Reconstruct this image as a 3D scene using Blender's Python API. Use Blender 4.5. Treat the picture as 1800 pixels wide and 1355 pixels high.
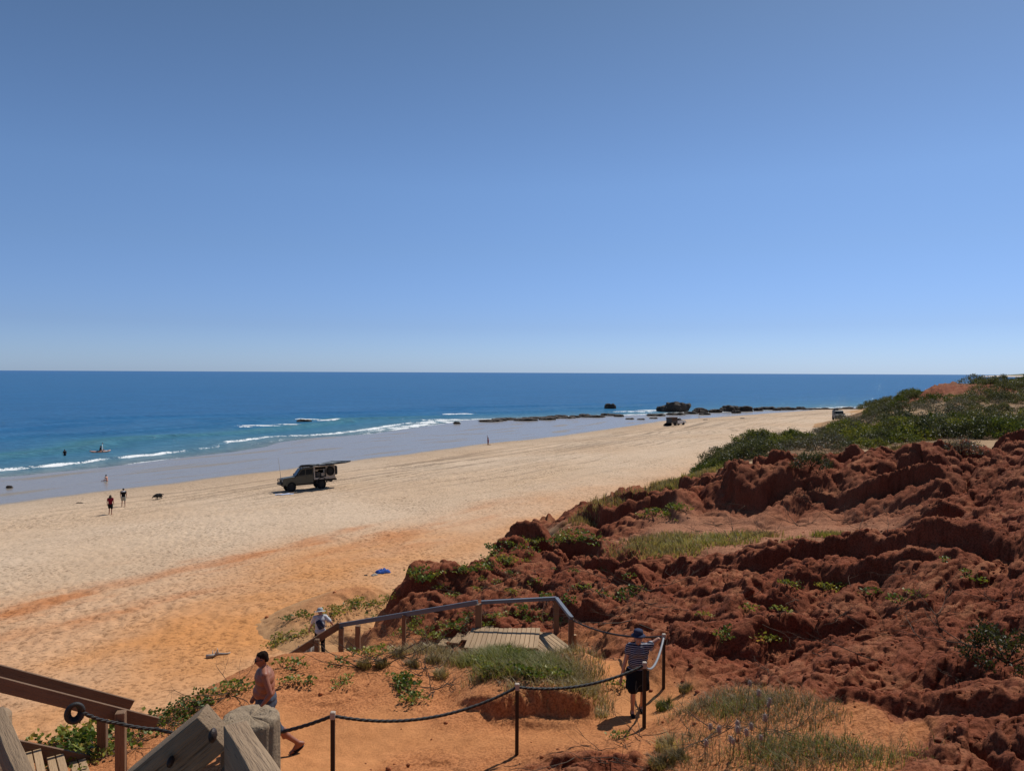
import bpy, bmesh, math, random
import numpy as np
from mathutils import Vector, Matrix, noise as mnoise
R = math.radians
SC = bpy.context.scene
for _o in list(bpy.data.objects):
    bpy.data.objects.remove(_o)
COL = SC.collection

# ------------------------------------------------------------------ camera, sky, sun, exposure
CZ = 13.0                       # eye height over the sea
F = 1300.0                      # focal length in pixels of an 1800 px wide frame
PITCH, ROLL = 1.0, 0.25         # degrees: nose down, leaning
cam = bpy.data.cameras.new('camera'); camo = bpy.data.objects.new('camera', cam); COL.objects.link(camo)
cam.sensor_width = 36.0; cam.lens = F / 1800 * 36.0
cam.clip_start = 0.05; cam.clip_end = 90000
CAMROT = Matrix.Rotation(R(90 - PITCH), 3, 'X') @ Matrix.Rotation(R(ROLL), 3, 'Z')
camo.matrix_world = Matrix.Translation((0, 0, CZ)) @ CAMROT.to_4x4()
SC.camera = camo

SUN_AZ, SUN_EL = 42.0, 52.0     # degrees right of straight ahead, above the horizon
w = bpy.data.worlds.new('World'); SC.world = w; w.use_nodes = True
nt = w.node_tree; nt.nodes.clear()
sky = nt.nodes.new('ShaderNodeTexSky'); sky.sky_type = 'NISHITA'; sky.sun_disc = False
sky.sun_elevation = R(SUN_EL); sky.sun_rotation = R(SUN_AZ)
sky.altitude = 10; sky.air_density = 1.0; sky.dust_density = 0.3; sky.ozone_density = 3.0
bg = nt.nodes.new('ShaderNodeBackground'); bg.inputs['Strength'].default_value = 0.062
wo = nt.nodes.new('ShaderNodeOutputWorld')
# clear sea air: the model's dusty yellow rim is cooled with height above the horizon
_tc = nt.nodes.new('ShaderNodeTexCoord'); _sx = nt.nodes.new('ShaderNodeSeparateXYZ'); nt.links.new(_tc.outputs['Generated'], _sx.inputs[0])
_rp = nt.nodes.new('ShaderNodeValToRGB'); nt.links.new(_sx.outputs['Z'], _rp.inputs[0])
_st = ((0.0, (.89, 1.25, 2.22)), (0.06, (.82, 1.04, 1.70)), (0.16, (.97, 1.15, 1.54)), (.24, (1.07, 1.25, 1.55)), (0.5, (.95, 1.05, 1.09)))
while len(_rp.color_ramp.elements) < len(_st): _rp.color_ramp.elements.new(.5)
for _e, (_p, _c) in zip(_rp.color_ramp.elements, _st): _e.position = _p; _e.color = (*_c, 1)
_mx = nt.nodes.new('ShaderNodeMix'); _mx.data_type = 'RGBA'; _mx.blend_type = 'MULTIPLY'; _mx.inputs[0].default_value = 1.0
nt.links.new(sky.outputs[0], _mx.inputs[6]); nt.links.new(_rp.outputs[0], _mx.inputs[7]); nt.links.new(_mx.outputs[2], bg.inputs[0]); nt.links.new(bg.outputs[0], wo.inputs[0])
sl = bpy.data.lights.new('sun', 'SUN'); so = bpy.data.objects.new('sun', sl); COL.objects.link(so)
sl.energy = 4.4; sl.angle = R(0.55); sl.color = (1.0, 0.95, 0.87)
sd = Vector((math.sin(R(SUN_AZ)) * math.cos(R(SUN_EL)), math.cos(R(SUN_AZ)) * math.cos(R(SUN_EL)), math.sin(R(SUN_EL))))
so.rotation_euler = sd.to_track_quat('Z', 'Y').to_euler(); so.location = (60, 60, 90)
vs = SC.view_settings; vs.view_transform = 'Standard'; vs.look = 'None'; vs.exposure = 0.0; vs.gamma = 1.0; vs.use_curve_mapping = False

# ------------------------------------------------------------------ helpers
def W(px, py, d):
    """the point at forward distance d on the sight line through pixel (px, py) of the photograph"""
    v = CAMROT @ Vector(((px - 900) / F, (677.5 - py) / F, -1.0))
    v *= d / v.y
    return Vector((v.x, v.y, v.z + CZ))
rng = np.random.default_rng(7)
_perm = np.random.default_rng(3).permutation(512).astype(np.int64); _perm = np.concatenate([_perm, _perm, _perm])
_ga = np.random.default_rng(5).uniform(0, 2 * np.pi, 512); _gx, _gy = np.cos(_ga), np.sin(_ga)
def pn(x, y, seed=0):
    """2-D gradient noise, about -1..1"""
    x = np.asarray(x, float) + seed * 17.31; y = np.asarray(y, float) + seed * 9.73
    xi = np.floor(x).astype(np.int64); yi = np.floor(y).astype(np.int64)
    fx = x - xi; fy = y - yi
    def g(a, b, dx, dy):
        h = _perm[(_perm[(xi + a) & 511] + yi + b) & 511]
        return _gx[h] * dx + _gy[h] * dy
    u = fx * fx * fx * (fx * (fx * 6 - 15) + 10); v = fy * fy * fy * (fy * (fy * 6 - 15) + 10)
    a = g(0, 0, fx, fy); b = g(1, 0, fx - 1, fy); c = g(0, 1, fx, fy - 1); d = g(1, 1, fx - 1, fy - 1)
    return 1.45 * ((a * (1 - u) + b * u) * (1 - v) + (c * (1 - u) + d * u) * v)
def fbm(x, y, o=4, seed=0):
    s = 0; a = 1.0; t = 0
    for i in range(o):
        s = s + a * pn(x, y, seed + i); t += a; a *= .5; x = x * 2.03; y = y * 2.03
    return s / t
def sstep(a, b, x):
    t = np.clip((x - a) / (b - a), 0, 1)
    return t * t * (3 - 2 * t)

def pn3(x, y, z, seed=0):
    """3-D gradient noise"""
    x = np.asarray(x, np.float32) + seed * 7.3; y = np.asarray(y, np.float32) + seed * 3.1; z = np.asarray(z, np.float32) + seed * 5.7
    xi, yi, zi = np.floor(x).astype(np.int64), np.floor(y).astype(np.int64), np.floor(z).astype(np.int64)
    fx, fy, fz = x - xi, y - yi, z - zi; u, v, w_ = [f * f * (3 - 2 * f) for f in (fx, fy, fz)]; r = 0
    for a in (0, 1):
        for b in (0, 1):
            for c in (0, 1):
                h = _perm[(_perm[(_perm[(xi + a) & 511] + yi + b) & 511] + zi + c) & 511]
                d = _gx[h] * (fx - a) + _gy[h] * (fy - b) + _gx[(h * 7 + 31) & 511] * (fz - c)
                r = r + d * (u if a else 1 - u) * (v if b else 1 - v) * (w_ if c else 1 - w_)
    return 1.3 * r

class NT:
    """terse node-tree builder"""
    def __init__(s, name):
        s.m = bpy.data.materials.new(name); s.m.use_nodes = True; s.t = s.m.node_tree; s.t.nodes.clear()
        s.out = s.n('ShaderNodeOutputMaterial')
    def n(s, typ, **kw):
        nd = s.t.nodes.new(typ)
        for k, v in kw.items():
            if k.startswith('i_'):
                key = k[2:].replace('_', ' ')
                s.put(nd.inputs[int(key)] if key.isdigit() else nd.inputs[key], v)
            else: setattr(nd, k, v)
        return nd
    def put(s, sock, v):
        if isinstance(v, bpy.types.NodeSocket): s.t.links.new(v, sock)
        else: sock.default_value = v
    def math(s, op, a, b=0.0, clamp=False):
        nd = s.n('ShaderNodeMath', operation=op, use_clamp=clamp); s.put(nd.inputs[0], a); s.put(nd.inputs[1], b); return nd.outputs[0]
    def mix(s, f, a, b, bt='MIX'):
        nd = s.n('ShaderNodeMix', data_type='RGBA', blend_type=bt)
        s.put(nd.inputs[0], f); s.put(nd.inputs[6], c4(a)); s.put(nd.inputs[7], c4(b)); return nd.outputs[2]
    def noise(s, scale, detail=4, rough=.55, vec=None, out='Fac', dist=0.0):
        nd = s.n('ShaderNodeTexNoise'); nd.inputs['Scale'].default_value = scale; nd.inputs['Detail'].default_value = detail
        nd.inputs['Roughness'].default_value = rough; nd.inputs['Distortion'].default_value = dist
        if vec is not None: s.put(nd.inputs['Vector'], vec)
        return nd.outputs[out]
    def ramp(s, f, stops):
        nd = s.n('ShaderNodeValToRGB'); s.put(nd.inputs[0], f); e = nd.color_ramp.elements
        while len(e) < len(stops): e.new(.5)
        for el, (p, c) in zip(e, stops): el.position = p; el.color = c4(c)
        return nd.outputs[0]
    def vec(s, kind='Object', scale=(1, 1, 1), rot=(0, 0, 0)):
        tc = s.n('ShaderNodeTexCoord'); mp = s.n('ShaderNodeMapping'); mp.inputs['Scale'].default_value = scale
        mp.inputs['Rotation'].default_value = rot
        s.t.links.new(tc.outputs[kind], mp.inputs[0]); return mp.outputs[0]
    def pos(s): return s.n('ShaderNodeNewGeometry').outputs['Position']
    def attr(s, name, out='Color'): return s.n('ShaderNodeAttribute', attribute_name=name).outputs[out]
    def bump(s, h, dist, strength=1.0, normal=None):
        nd = s.n('ShaderNodeBump'); s.put(nd.inputs['Distance'], dist); s.put(nd.inputs['Strength'], strength)
        s.put(nd.inputs['Height'], h)
        if normal is not None: s.put(nd.inputs['Normal'], normal)
        return nd.outputs[0]
    def bsdf(s, col, rough=.8, metal=0.0, spec=.3, normal=None, **kw):
        b = s.n('ShaderNodeBsdfPrincipled'); s.put(b.inputs['Base Color'], c4(col)); s.put(b.inputs['Roughness'], rough)
        b.inputs['Metallic'].default_value = metal; s.put(b.inputs['Specular IOR Level'], spec)
        if normal is not None: s.put(b.inputs['Normal'], normal)
        for k, v in kw.items(): s.put(b.inputs[k.replace('_', ' ')], v)
        s.t.links.new(b.outputs[0], s.out.inputs[0]); return b
def c4(c):
    if isinstance(c, bpy.types.NodeSocket): return c
    return (*c, 1.0) if len(c) == 3 else c

def mesh_np(name, V, Fc, mat=None, smooth=True, parent=None):
    """mesh object from arrays; Fc is an (n,3) or (n,4) array"""
    me = bpy.data.meshes.new(name); V = np.asarray(V, np.float32); Fc = np.asarray(Fc, np.int32)
    n, k = Fc.shape
    me.vertices.add(len(V)); me.vertices.foreach_set('co', V.ravel())
    me.loops.add(n * k); me.loops.foreach_set('vertex_index', Fc.ravel())
    me.polygons.add(n); me.polygons.foreach_set('loop_start', np.arange(0, n * k, k, dtype=np.int32))
    me.polygons.foreach_set('loop_total', np.full(n, k, np.int32))
    if smooth: me.polygons.foreach_set('use_smooth', np.ones(n, bool))
    me.update(calc_edges=True); me.validate()
    if mat: me.materials.append(mat)
    return link(name, me, parent)
def link(name, me, parent=None):
    o = bpy.data.objects.new(name, me); COL.objects.link(o)
    if parent is not None: o.parent = parent
    return o
def vcol(o, name, arr):
    a = o.data.attributes.new(name, 'FLOAT_COLOR', 'POINT')
    c = np.ones((len(o.data.vertices), 4), np.float32); c[:, :arr.shape[1]] = arr; a.data.foreach_set('color', c.ravel())
def vfloat(o, name, arr):
    a = o.data.attributes.new(name, 'FLOAT', 'POINT'); a.data.foreach_set('value', np.asarray(arr, np.float32))
def tag(o, label=None, cat=None, group=None, kind=None):
    if label: o['label'] = label
    if cat: o['category'] = cat
    if group: o['group'] = group
    if kind: o['kind'] = kind
    return o
def empty(name, loc, rz=0.0):
    o = bpy.data.objects.new(name, None); COL.objects.link(o); o.location = loc; o.rotation_euler.z = rz; o.empty_display_size = .1
    return o
def copy_tree(o, parent=None):
    c = o.copy(); COL.objects.link(c); c.parent = parent
    for ch in o.children: copy_tree(ch, c)
    return c

# ------------------------------------------------------------------ shape of the shore
SHX = np.array([-260, -114, -48, -29, -4, 11.5, 40, 110, 300, 900.0])      # line between dry and wet sand
SHY = np.array([-190, -15, 69, 95, 131, 149, 195, 262, 390, 700.0])
def shore_x(y): return np.interp(y, SHY, SHX)
def shore_s(x, y):
    """signed distance from the wet-sand line, positive on land"""
    sl = (shore_x(y + 4) - shore_x(y - 4)) / 8
    return (x - shore_x(y)) / np.sqrt(1 + sl * sl)
def water_w(y): return np.interp(y, [20, 60, 88, 99, 108, 118, 148, 188, 212, 240, 270, 400], [-18, -20, -21.5, -22, -24, -25, -35, -43, -34, -18, -7, -5])
SEA = 0.10
def beach_h(x, y, detail=True):
    s = shore_s(x, y); ww = water_w(y)
    t = np.clip(s / ww, 0, 1)
    wet = 0.40 - 0.27 * t
    wet = np.where(s < ww, .13 + (s - ww) * .03, wet)
    dry = np.interp(s, [0, 6, 17, 23, 29, 40, 60, 90], [.40, .52, .86, 1.3, 1.82, 2.05, 2.15, 2.4])
    z = np.where(s > 0, dry, np.minimum(wet, .4))
    if detail:
        m = sstep(2, 12, s)
        z = z + m * (.10 * pn(x / 9, y / 9, 1) + .05 * pn(x / 2.6, y / 2.6, 2))
        # footprints: hollows with pushed-up rims
        a, b = x * .8 + y * .6, -x * .6 + y * .8
        fp = .55 * pn(a / .42, b / .5, 4) + .45 * pn(a / .95, b / .8, 8)
        trod = .45 + .55 * sstep(-.3, .5, pn(x / 14, y / 14, 6))
        z = z + m * trod * .145 * np.where(fp > 0, fp * .6, np.maximum(fp, -.55))
        # wheel ruts running along the shore
        along = .59 * x + .81 * y
        q = s + 2.6 * pn(along / 42, s / 30, 11) + .8 * pn(along / 17, s / 12, 12)
        rut = pn(q / .42, along / 60, 13) * sstep(-.1, .35, pn(q / 3.1, along / 45, 14))
        z = z + sstep(3, 9, s) * sstep(55, 85, y) * .13 * rut
        z = z + .006 * sstep(-6, 0, s) * pn(x / 1.2, y / 1.2, 15)
    return z

# ------------------------------------------------------------------ the dunes: (column of the photo, forward distance, height below the eye, soil)
# soil: p trodden orange path, o orange sand, r red earth, v pale red wash, s pale sand, g scrub ground
T = '''
-300 11.5 -6.3 o;0 11.5 -6.25 o;150 11.6 -6.25 o;300 11.6 -6.25 o;500 11.4 -6.2 p;600 11.3 -6.15 p;750 11.2 -6.1 o;900 11.4 -6.1 o;1000 10.9 -5.85 r;700 10.6 -5.85 r;1050 11.6 -5.9 o
-300 14 -6.8 o;60 13 -6.6 o;230 13 -6.45 o;330 14 -6.3 o;400 15 -6.3 o;470 16.3 -6.45 o;515 12.2 -6.25 p;600 14 -6.1 o;590 17.5 -6.8 o;620 18 -6.9 o;690 17.3 -6.65 o
700 12.6 -6.16 p;850 12.4 -6.15 p;1000 12.6 -6.2 p;1100 13.5 -6.3 p;1120 14.2 -6.42 p;1100 15.2 -6.4 p;1180 14.7 -6.38 p;1060 16 -6.4 p;1030 18.3 -6.95 p;985 19.9 -7.85 o;930 20.3 -8.0 o;1005 21.3 -8.0 o;1040 22.5 -7.7 r
700 15 -6.1 o;790 13.3 -6.15 o;900 12.98 -6.24 o;1000 13.08 -6.27 o;1050 13.25 -6.3 o;850 13.1 -6.2 o;805 13.6 -6.2 o;900 13.8 -6.25 g;1000 13.9 -6.28 g
900 15.2 -6.45 g;1000 15 -6.45 g;900 16.9 -6.72 g;1000 16.4 -6.66 g;1040 15 -6.45 g;800 16.8 -6.6 g;760 17.3 -6.6 o;840 15 -6.35 o;900 19 -7.9 g;820 19.3 -8.2 g;980 18.3 -7.3 g;1090 15.9 -6.45 p
-300 18 -10 o;-300 22 -11.9 s;60 15.5 -9 o;60 19 -11.6 s;230 16.5 -9 o;230 21 -11.6 s;330 17.5 -9 o;330 21.5 -11.6 s;400 18.5 -8.9 o;400 23.5 -11.6 s;470 21.5 -9.2 o;470 26 -11.5 s;560 22 -9.3 o;560 26 -10.1 o;565 28 -10.75 o;520 30.7 -10.5 o;600 32 -10.3 o;660 34 -10.2 o;480 29 -10.9 s;500 36 -11.6 s;600 40 -11.7 s;680 43 -11.9 s
620 24 -9.4 o;700 22 -8.7 o;800 21 -8.4 o;725 33 -9.0 r;712 30.5 -8.95 r;704 28 -9.0 r;760 33 -9.05 r;800 30 -8.65 r;850 27 -8.4 r;760 27.5 -8.6 r;700 31.8 -10.5 r;688 33.5 -10.9 o;690 29.5 -10.3 r;680 27 -9.9 o;740 36.5 -11.2 s;830 34.5 -9.15 r;830 31 -8.7 r;830 38.5 -11 s;900 38 -8.95 r;900 43 -11.1 s;900 31 -8.2 r;900 27 -8.15 r;900 23.6 -8.45 r;850 23.5 -8.5 r
1000 48 -9.3 r;1000 54 -11.3 s;1000 36 -8.5 r;1000 31 -8.2 r;1000 26 -7.9 r;1000 23.5 -7.85 r;1060 40 -8.2 r;1060 38.2 -8.6 r;1100 55 -9.15 r;1100 62 -11 s;1100 48 -8.6 r;1140 36 -7.9 v;1100 31 -7.75 r;1100 24 -7.3 r;1100 20 -6.85 r;1060 18.5 -6.5 r;1060 17.2 -6.8 r
1210 15.4 -6.3 r;1200 16.2 -6.05 r;1200 18.5 -6.3 r;1200 22 -6.7 r;1200 27 -7.2 r;1200 29 -7.2 r;1200 33 -7.55 v;1200 38.3 -7.65 v;1200 41.5 -7.0 r;1230 43 -6.65 r;1200 50 -8.2 r;1200 64 -9.8 g;1200 76 -11.2 s;1250 58 -7.8 g;1250 70 -9.4 g;1250 84 -11.4 s
1300 11.8 -5.4 o;1200 12.3 -5.75 o;1150 11.8 -5.85 o;1300 14.3 -5.8 r;1300 17 -6.1 r;1300 20.5 -6.2 r;1300 25 -6.6 r;1300 27 -6.6 r;1300 29 -7.2 v;1300 32 -7.35 v;1300 37.5 -7.5 v;1300 39.2 -7.2 r;1300 41.5 -5.75 r;1300 46 -6.1 r;1300 52 -6.6 s;1300 60 -6.9 g;1300 72 -7.2 g;1300 88 -10 g;1300 98 -11.5 s
1420 10.5 -5.2 o;1420 13.5 -5.45 r;1420 19 -5.9 r;1420 25.5 -6.15 r;1420 27.5 -6.9 r;1420 31 -6.9 v;1420 36.3 -7.3 v;1420 38 -6.9 r;1420 40 -5.4 r;1420 45 -5.75 r;1420 51 -6.1 s;1420 60 -6.3 g;1420 72 -6.55 g;1420 95 -8.3 g;1420 112 -9.9 g;1420 128 -11.3 s
1550 9.3 -5.0 o;1550 12.5 -5.2 r;1550 17 -5.5 r;1550 24.5 -5.6 r;1550 27 -6.5 r;1550 29.5 -6.6 v;1550 33 -6.75 v;1550 36 -6.1 r;1550 39.3 -4.95 r;1550 46 -5.5 r;1550 55 -5.85 s;1550 72 -6.3 g;1550 90 -6.0 g;1550 115 -6.1 s;1550 150 -6.9 g;1530 150 -7.4 g;1500 165 -10.3 s;1475 165 -10.3 s;1475 130 -10.5 s;1445 142 -11.4 s
1545 152 -6.7 g;1600 150 -4.7 g;1650 150 -2.2 r;1670 140 -2.6 r;1632 147 -3.0 r;1690 140 -2.7 r;1706 136 -3.0 r;1690 150 -1.9 g;1750 150 -1.9 g;1800 150 -1.7 g;1900 150 -1.2 g;2100 150 0 g;1600 185 -6.5 g;1700 190 -3.5 g;1850 200 -3 g;2100 200 -2 g;1530 180 -9.8 g;1500 215 -11.5 s;1650 260 -9 g;1900 270 -7 g;1700 240 -6 g
1700 8.8 -4.75 r;1700 11.5 -4.8 r;1700 15.5 -5.05 r;1700 23.5 -4.85 r;1700 26 -5.7 r;1700 28.5 -5.9 r;1700 32 -5.4 r;1700 37.3 -4.45 r;1700 45 -5.0 r;1700 57 -5.5 s;1700 66 -5.6 g;1700 85 -5.5 g;1700 110 -5.1 s;1700 130 -3.5 g;1620 28.3 -6.35 r;1620 33.5 -5.9 r;1620 38.5 -4.7 r
1800 8.6 -4.6 r;1800 11 -4.6 r;1800 14.5 -4.75 r;1800 22.5 -4.25 r;1800 25.5 -5.1 r;1800 30 -4.9 r;1800 36 -4.1 r;1800 45 -4.6 r;1800 55 -5.2 s;1800 80 -5.3 g;1800 120 -4.1 g
1950 9 -4.2 r;1950 14 -4.3 r;1950 22 -3.9 r;1950 36 -3.8 r;1950 55 -4.7 g;1950 80 -4.7 g;1950 120 -3.5 g;2300 9 -3.5 r;2300 20 -3.2 r;2300 40 -3 r;2300 80 -3.5 g;2300 130 -2 g
-300 6 -4.6 o;300 6 -4.5 o;900 6 -4.3 o;1400 6 -4.2 r;1900 6 -3.7 r;-300 3.5 -3.2 o;600 3.5 -3.0 o;1400 3.5 -2.9 r;2100 3.5 -2.6 r;600 8.5 -5.4 o;1000 8.5 -5.2 r;200 8.8 -5.6 o
'''
CP = []
for ln in T.strip().replace('\n', ';').split(';'):
    a = ln.split(); CP.append((float(a[0]), float(a[1]), float(a[2]), a[3]))
cu = np.array([(c[0] - 900) / F for c in CP]); cv = np.log(np.array([c[1] for c in CP])); cz = np.array([c[2] for c in CP])
def _U(r2): return np.where(r2 > 1e-12, r2 * np.log(np.maximum(r2, 1e-12)), 0)
def _tps():
    n = len(cu); K = _U((cu[:, None] - cu) ** 2 + (cv[:, None] - cv) ** 2) + np.eye(n) * 2e-5
    Pm = np.stack([np.ones(n), cu, cv], 1); A = np.zeros((n + 3, n + 3)); A[:n, :n] = K; A[:n, n:] = Pm; A[n:, :n] = Pm.T
    return np.linalg.solve(A, np.concatenate([cz, np.zeros(3)]))
TW = _tps()
SOILS = 'porvsg'
cs = np.zeros((len(CP), 6)); 
for i, c in enumerate(CP): cs[i, SOILS.index(c[3])] = 1
def base_fields(x, y):
    """smooth dune height (below the eye) and soil weights"""
    sh = np.shape(x); x = np.ravel(x); y = np.ravel(y)
    z = np.empty(len(x)); so_ = np.empty((len(x), 6))
    for i in range(0, len(x), 40000):
        xs, ys = x[i:i + 40000], np.maximum(y[i:i + 40000], 1.0)
        u, v = xs / ys, np.log(ys)
        r2 = (u[:, None] - cu) ** 2 + (v[:, None] - cv) ** 2
        z[i:i + 40000] = _U(r2) @ TW[:-3] + TW[-3] + TW[-2] * u + TW[-1] * v
        wgt = np.exp(-r2 / (2 * .04 ** 2)) + 1e-4 / (1e-3 + r2) ** 2 * 1e-3
        so_[i:i + 40000] = wgt @ cs / wgt.sum(1, keepdims=True)
    return z.reshape(sh), so_.reshape(sh + (6,))
def dune_h(x, y, full=False):
    x = np.asarray(x, float); y = np.asarray(y, float)
    _, s0 = base_fields(x, y) if False else (None, None)
    sc = np.clip(y / 22, .55, 1.6)
    wx = .35 * sc * pn(x / 3.2, y / 3.2, 20) + .03 * pn(x / .8, y / .8, 21)
    wy = .55 * sc * pn(x / 4.2, y / 4.2, 22) + .04 * pn(x / .9, y / .9, 23)
    rgt = sstep(.04, .12, x / np.maximum(y, 1)) * .85 + .15
    z, so_ = base_fields(x + wx * rgt, y + wy * rgt)
    p, o, r, v, s, g = [so_[..., i] for i in range(6)]
    ca, sa = math.cos(R(47)), math.sin(R(47))
    a = x * ca + y * sa; b = -x * sa + y * ca
    a2 = a + .6 * pn(x / 1.9, y / 1.9, 30); b2 = b + .5 * pn(x / 1.9, y / 1.9, 31)
    big = np.abs(pn(a2 / 6.0, b2 / 2.6, 32)); mid = np.abs(pn(a2 / 2.2, b2 / 1.0, 33)); sm = np.abs(pn(a / .55, b / .38, 34))
    ero = 1.05 * (np.sqrt(big * .7 + .01) - .45) + .22 * (np.sqrt(mid * .6 + .01) - .42) + .07 * (sm - .3) + .035 * (np.abs(pn(x / .27, y / .2, 35)) - .3)
    # stepped scarps whose drops look down towards the path, away from the sun
    saw = lambda q: sstep(0, .19, q - np.floor(q)) - (q - np.floor(q))
    q1 = a / 3.8 + .75 * pn(x / 3.8, y / 3.8, 36) + .10 * pn(x / 1.2, y / 1.2, 37)
    q2 = a / 1.4 + .8 * pn(x / 1.7, y / 1.7, 38) + .12 * pn(x / .6, y / .6, 39)
    m1 = sstep(-.45, .35, pn(x / 5, y / 5, 50)); m2 = sstep(-.35, .4, pn(x / 2.2, y / 2.2, 51))
    ero = ero + .92 * m1 * (saw(q1) - .3) + .30 * m2 * (saw(q2) - .3)
    z = z + r * sc * ero
    z = z + (v + o * .6) * (.07 * pn(x / 2, y / 2, 40) + .05 * np.abs(pn(a / .9, b / .5, 41)) + .03 * pn(x / .35, y / .35, 42))
    # small crusted ledges in the orange and red soil
    led = pn(a2 / 1.6, b2 / .55, 43)
    z = z + (r + .35 * o) * .075 * sstep(-.02, .06, led) + (r + .2 * o) * .06 * sstep(.0, .03, pn(a2 / .7, b2 / .3, 46))
    z = z + p * (.035 * pn(x / .8, y / .8, 44) + .012 * pn(x / .2, y / .2, 47)) + (s + g) * (.16 * pn(x / 4, y / 4, 45) + .05 * pn(x / 1.2, y / 1.2, 48))
    z = z + (r + .4 * o + .4 * v) * .035 * fbm(x / .22, y / .22, 3, 49)
    # cut bank along the path under the grassy mound
    pxx = x / np.maximum(y, 1) * F + 900
    eg = 13.10 + .0011 * (pxx - 900) + .34 * pn(x / 1.1, y / 2.5, 52) + .12 * pn(x / .38, y / .6, 53) + .05 * pn(x / .13, y / .13, 55) + 3 * sstep(1040, 1085, pxx) + .5 * sstep(880, 770, pxx)
    e2 = eg - .16 - .22 * sstep(-.3, .5, pn(x / .9, y / 3, 56))
    z = z + (.44 * sstep(-.06, .13 + .1 * sstep(0, .5, pn(x / .6, y, 57)), y - eg) + .10 * sstep(-.10, .12, y - e2)) * sstep(18.2, 15.2, y) * sstep(770, 900, pxx) * sstep(1092, 1010, pxx) * .9 * (1 + .25 * pn(x / .7, y / .7, 54))
    z = z + CZ
    return (z, so_) if full else z
def ground(x, y):
    return np.maximum(dune_h(x, y), beach_h(x, y))
_D = np.exp(np.linspace(math.log(6.0), math.log(420.0), 2600))
def G(px, py, dmin=6.0):
    """where the sight line through a pixel meets the ground"""
    v = CAMROT @ Vector(((px - 900) / F, (677.5 - py) / F, -1.0)); v = v / v.y
    D = _D[_D >= dmin]
    zz = CZ + v.z * D; h = ground(v.x * D, D)
    k = np.argmax(zz < h)
    if not (zz < h).any(): k = len(D) - 1
    return Vector((v.x * D[k], D[k], float(h[k])))
def gz(x, y): return float(ground(np.array([x]), np.array([y]))[0])
def polar(u0, u1, nu, d0, d1, nd):
    dist = d0 if hasattr(d0, '__len__') else np.exp(np.linspace(math.log(d0), math.log(d1), nd))
    U, V = np.meshgrid(np.linspace(u0, u1, nu), dist)
    return U * V, V
def grid_faces(nd, nu, keep):
    """keep: boolean per vertex; a quad stays when any corner is kept"""
    idx = np.arange(nd * nu).reshape(nd, nu)
    q = np.stack([idx[:-1, :-1], idx[:-1, 1:], idx[1:, 1:], idx[1:, :-1]], -1).reshape(-1, 4)
    return q[keep.ravel()[q].any(1)]
def compact(V, q, *arrs):
    used = np.zeros(len(V), bool); used[q.ravel()] = True
    m = np.cumsum(used) - 1
    return (V[used], m[q]) + tuple(a[used] for a in arrs)
# ------------------------------------------------------------------ materials of the setting
def mat_soil():
    t = NT('soil'); p = t.pos(); col = t.attr('soil'); gr = t.attr('grit', 'Fac')
    n1 = t.noise(2.2, 6, .65, p); n2 = t.noise(23, 5, .7, p); n3 = t.noise(95, 3, .7, p)
    c = t.mix(t.math('MULTIPLY', t.math('SUBTRACT', n1, .35), 3.2, True), t.mix(1, col, (.82, .79, .77), 'MULTIPLY'), col)
    c = t.mix(t.math('MULTIPLY', gr, t.ramp(n2, [(.40, (1, 1, 1)), (.56, (0, 0, 0))])), c, t.mix(1, c, (.52, .47, .46), 'MULTIPLY'))
    c = t.mix(t.math('MULTIPLY', t.ramp(n3, [(.6, (0, 0, 0)), (.75, (1, 1, 1))]), .35), c, t.mix(1, c, (1.5, 1.45, 1.4), 'MULTIPLY'))
    b = t.bump(n2, .04, .6); b = t.bump(n3, .012, .6, b)
    t.bsdf(c, .95, 0, .08, b)
    return t.m
def mat_sand():
    t = NT('beach_sand'); p = t.pos(); col = t.attr('sand'); wet = t.attr('wet', 'Fac')
    n1 = t.noise(1.1, 5, .6, p); n2 = t.noise(5.5, 4, .6, p); n3 = t.noise(60, 2, .6, p)
    c = t.mix(n1, t.mix(1, col, (.84, .83, .82), 'MULTIPLY'), t.mix(1, col, (1.14, 1.14, 1.14), 'MULTIPLY'))
    dry = t.math('SUBTRACT', 1.0, wet)
    c = t.mix(t.math('MULTIPLY', t.math('MULTIPLY', dry, t.ramp(t.noise(.16, 3, .6, p), [(.35, (.35, .35, .35)), (.62, (1, 1, 1))])), t.ramp(n2, [(.38, (1, 1, 1)), (.50, (0, 0, 0))])), c, t.mix(1, c, (.52, .49, .46), 'MULTIPLY'))  # dark speckle paints footprint shadows into the dry sand colour
    b = t.bump(n2, .05, t.math('MULTIPLY', dry, .9)); b = t.bump(n3, .006, t.math('MULTIPLY', dry, .8), b)
    rough = t.math('ADD', t.math('MULTIPLY', dry, .82), .13)
    t.bsdf(c, rough, 0, t.math('ADD', t.math('MULTIPLY', wet, .30), .1), b)
    return t.m
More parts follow.
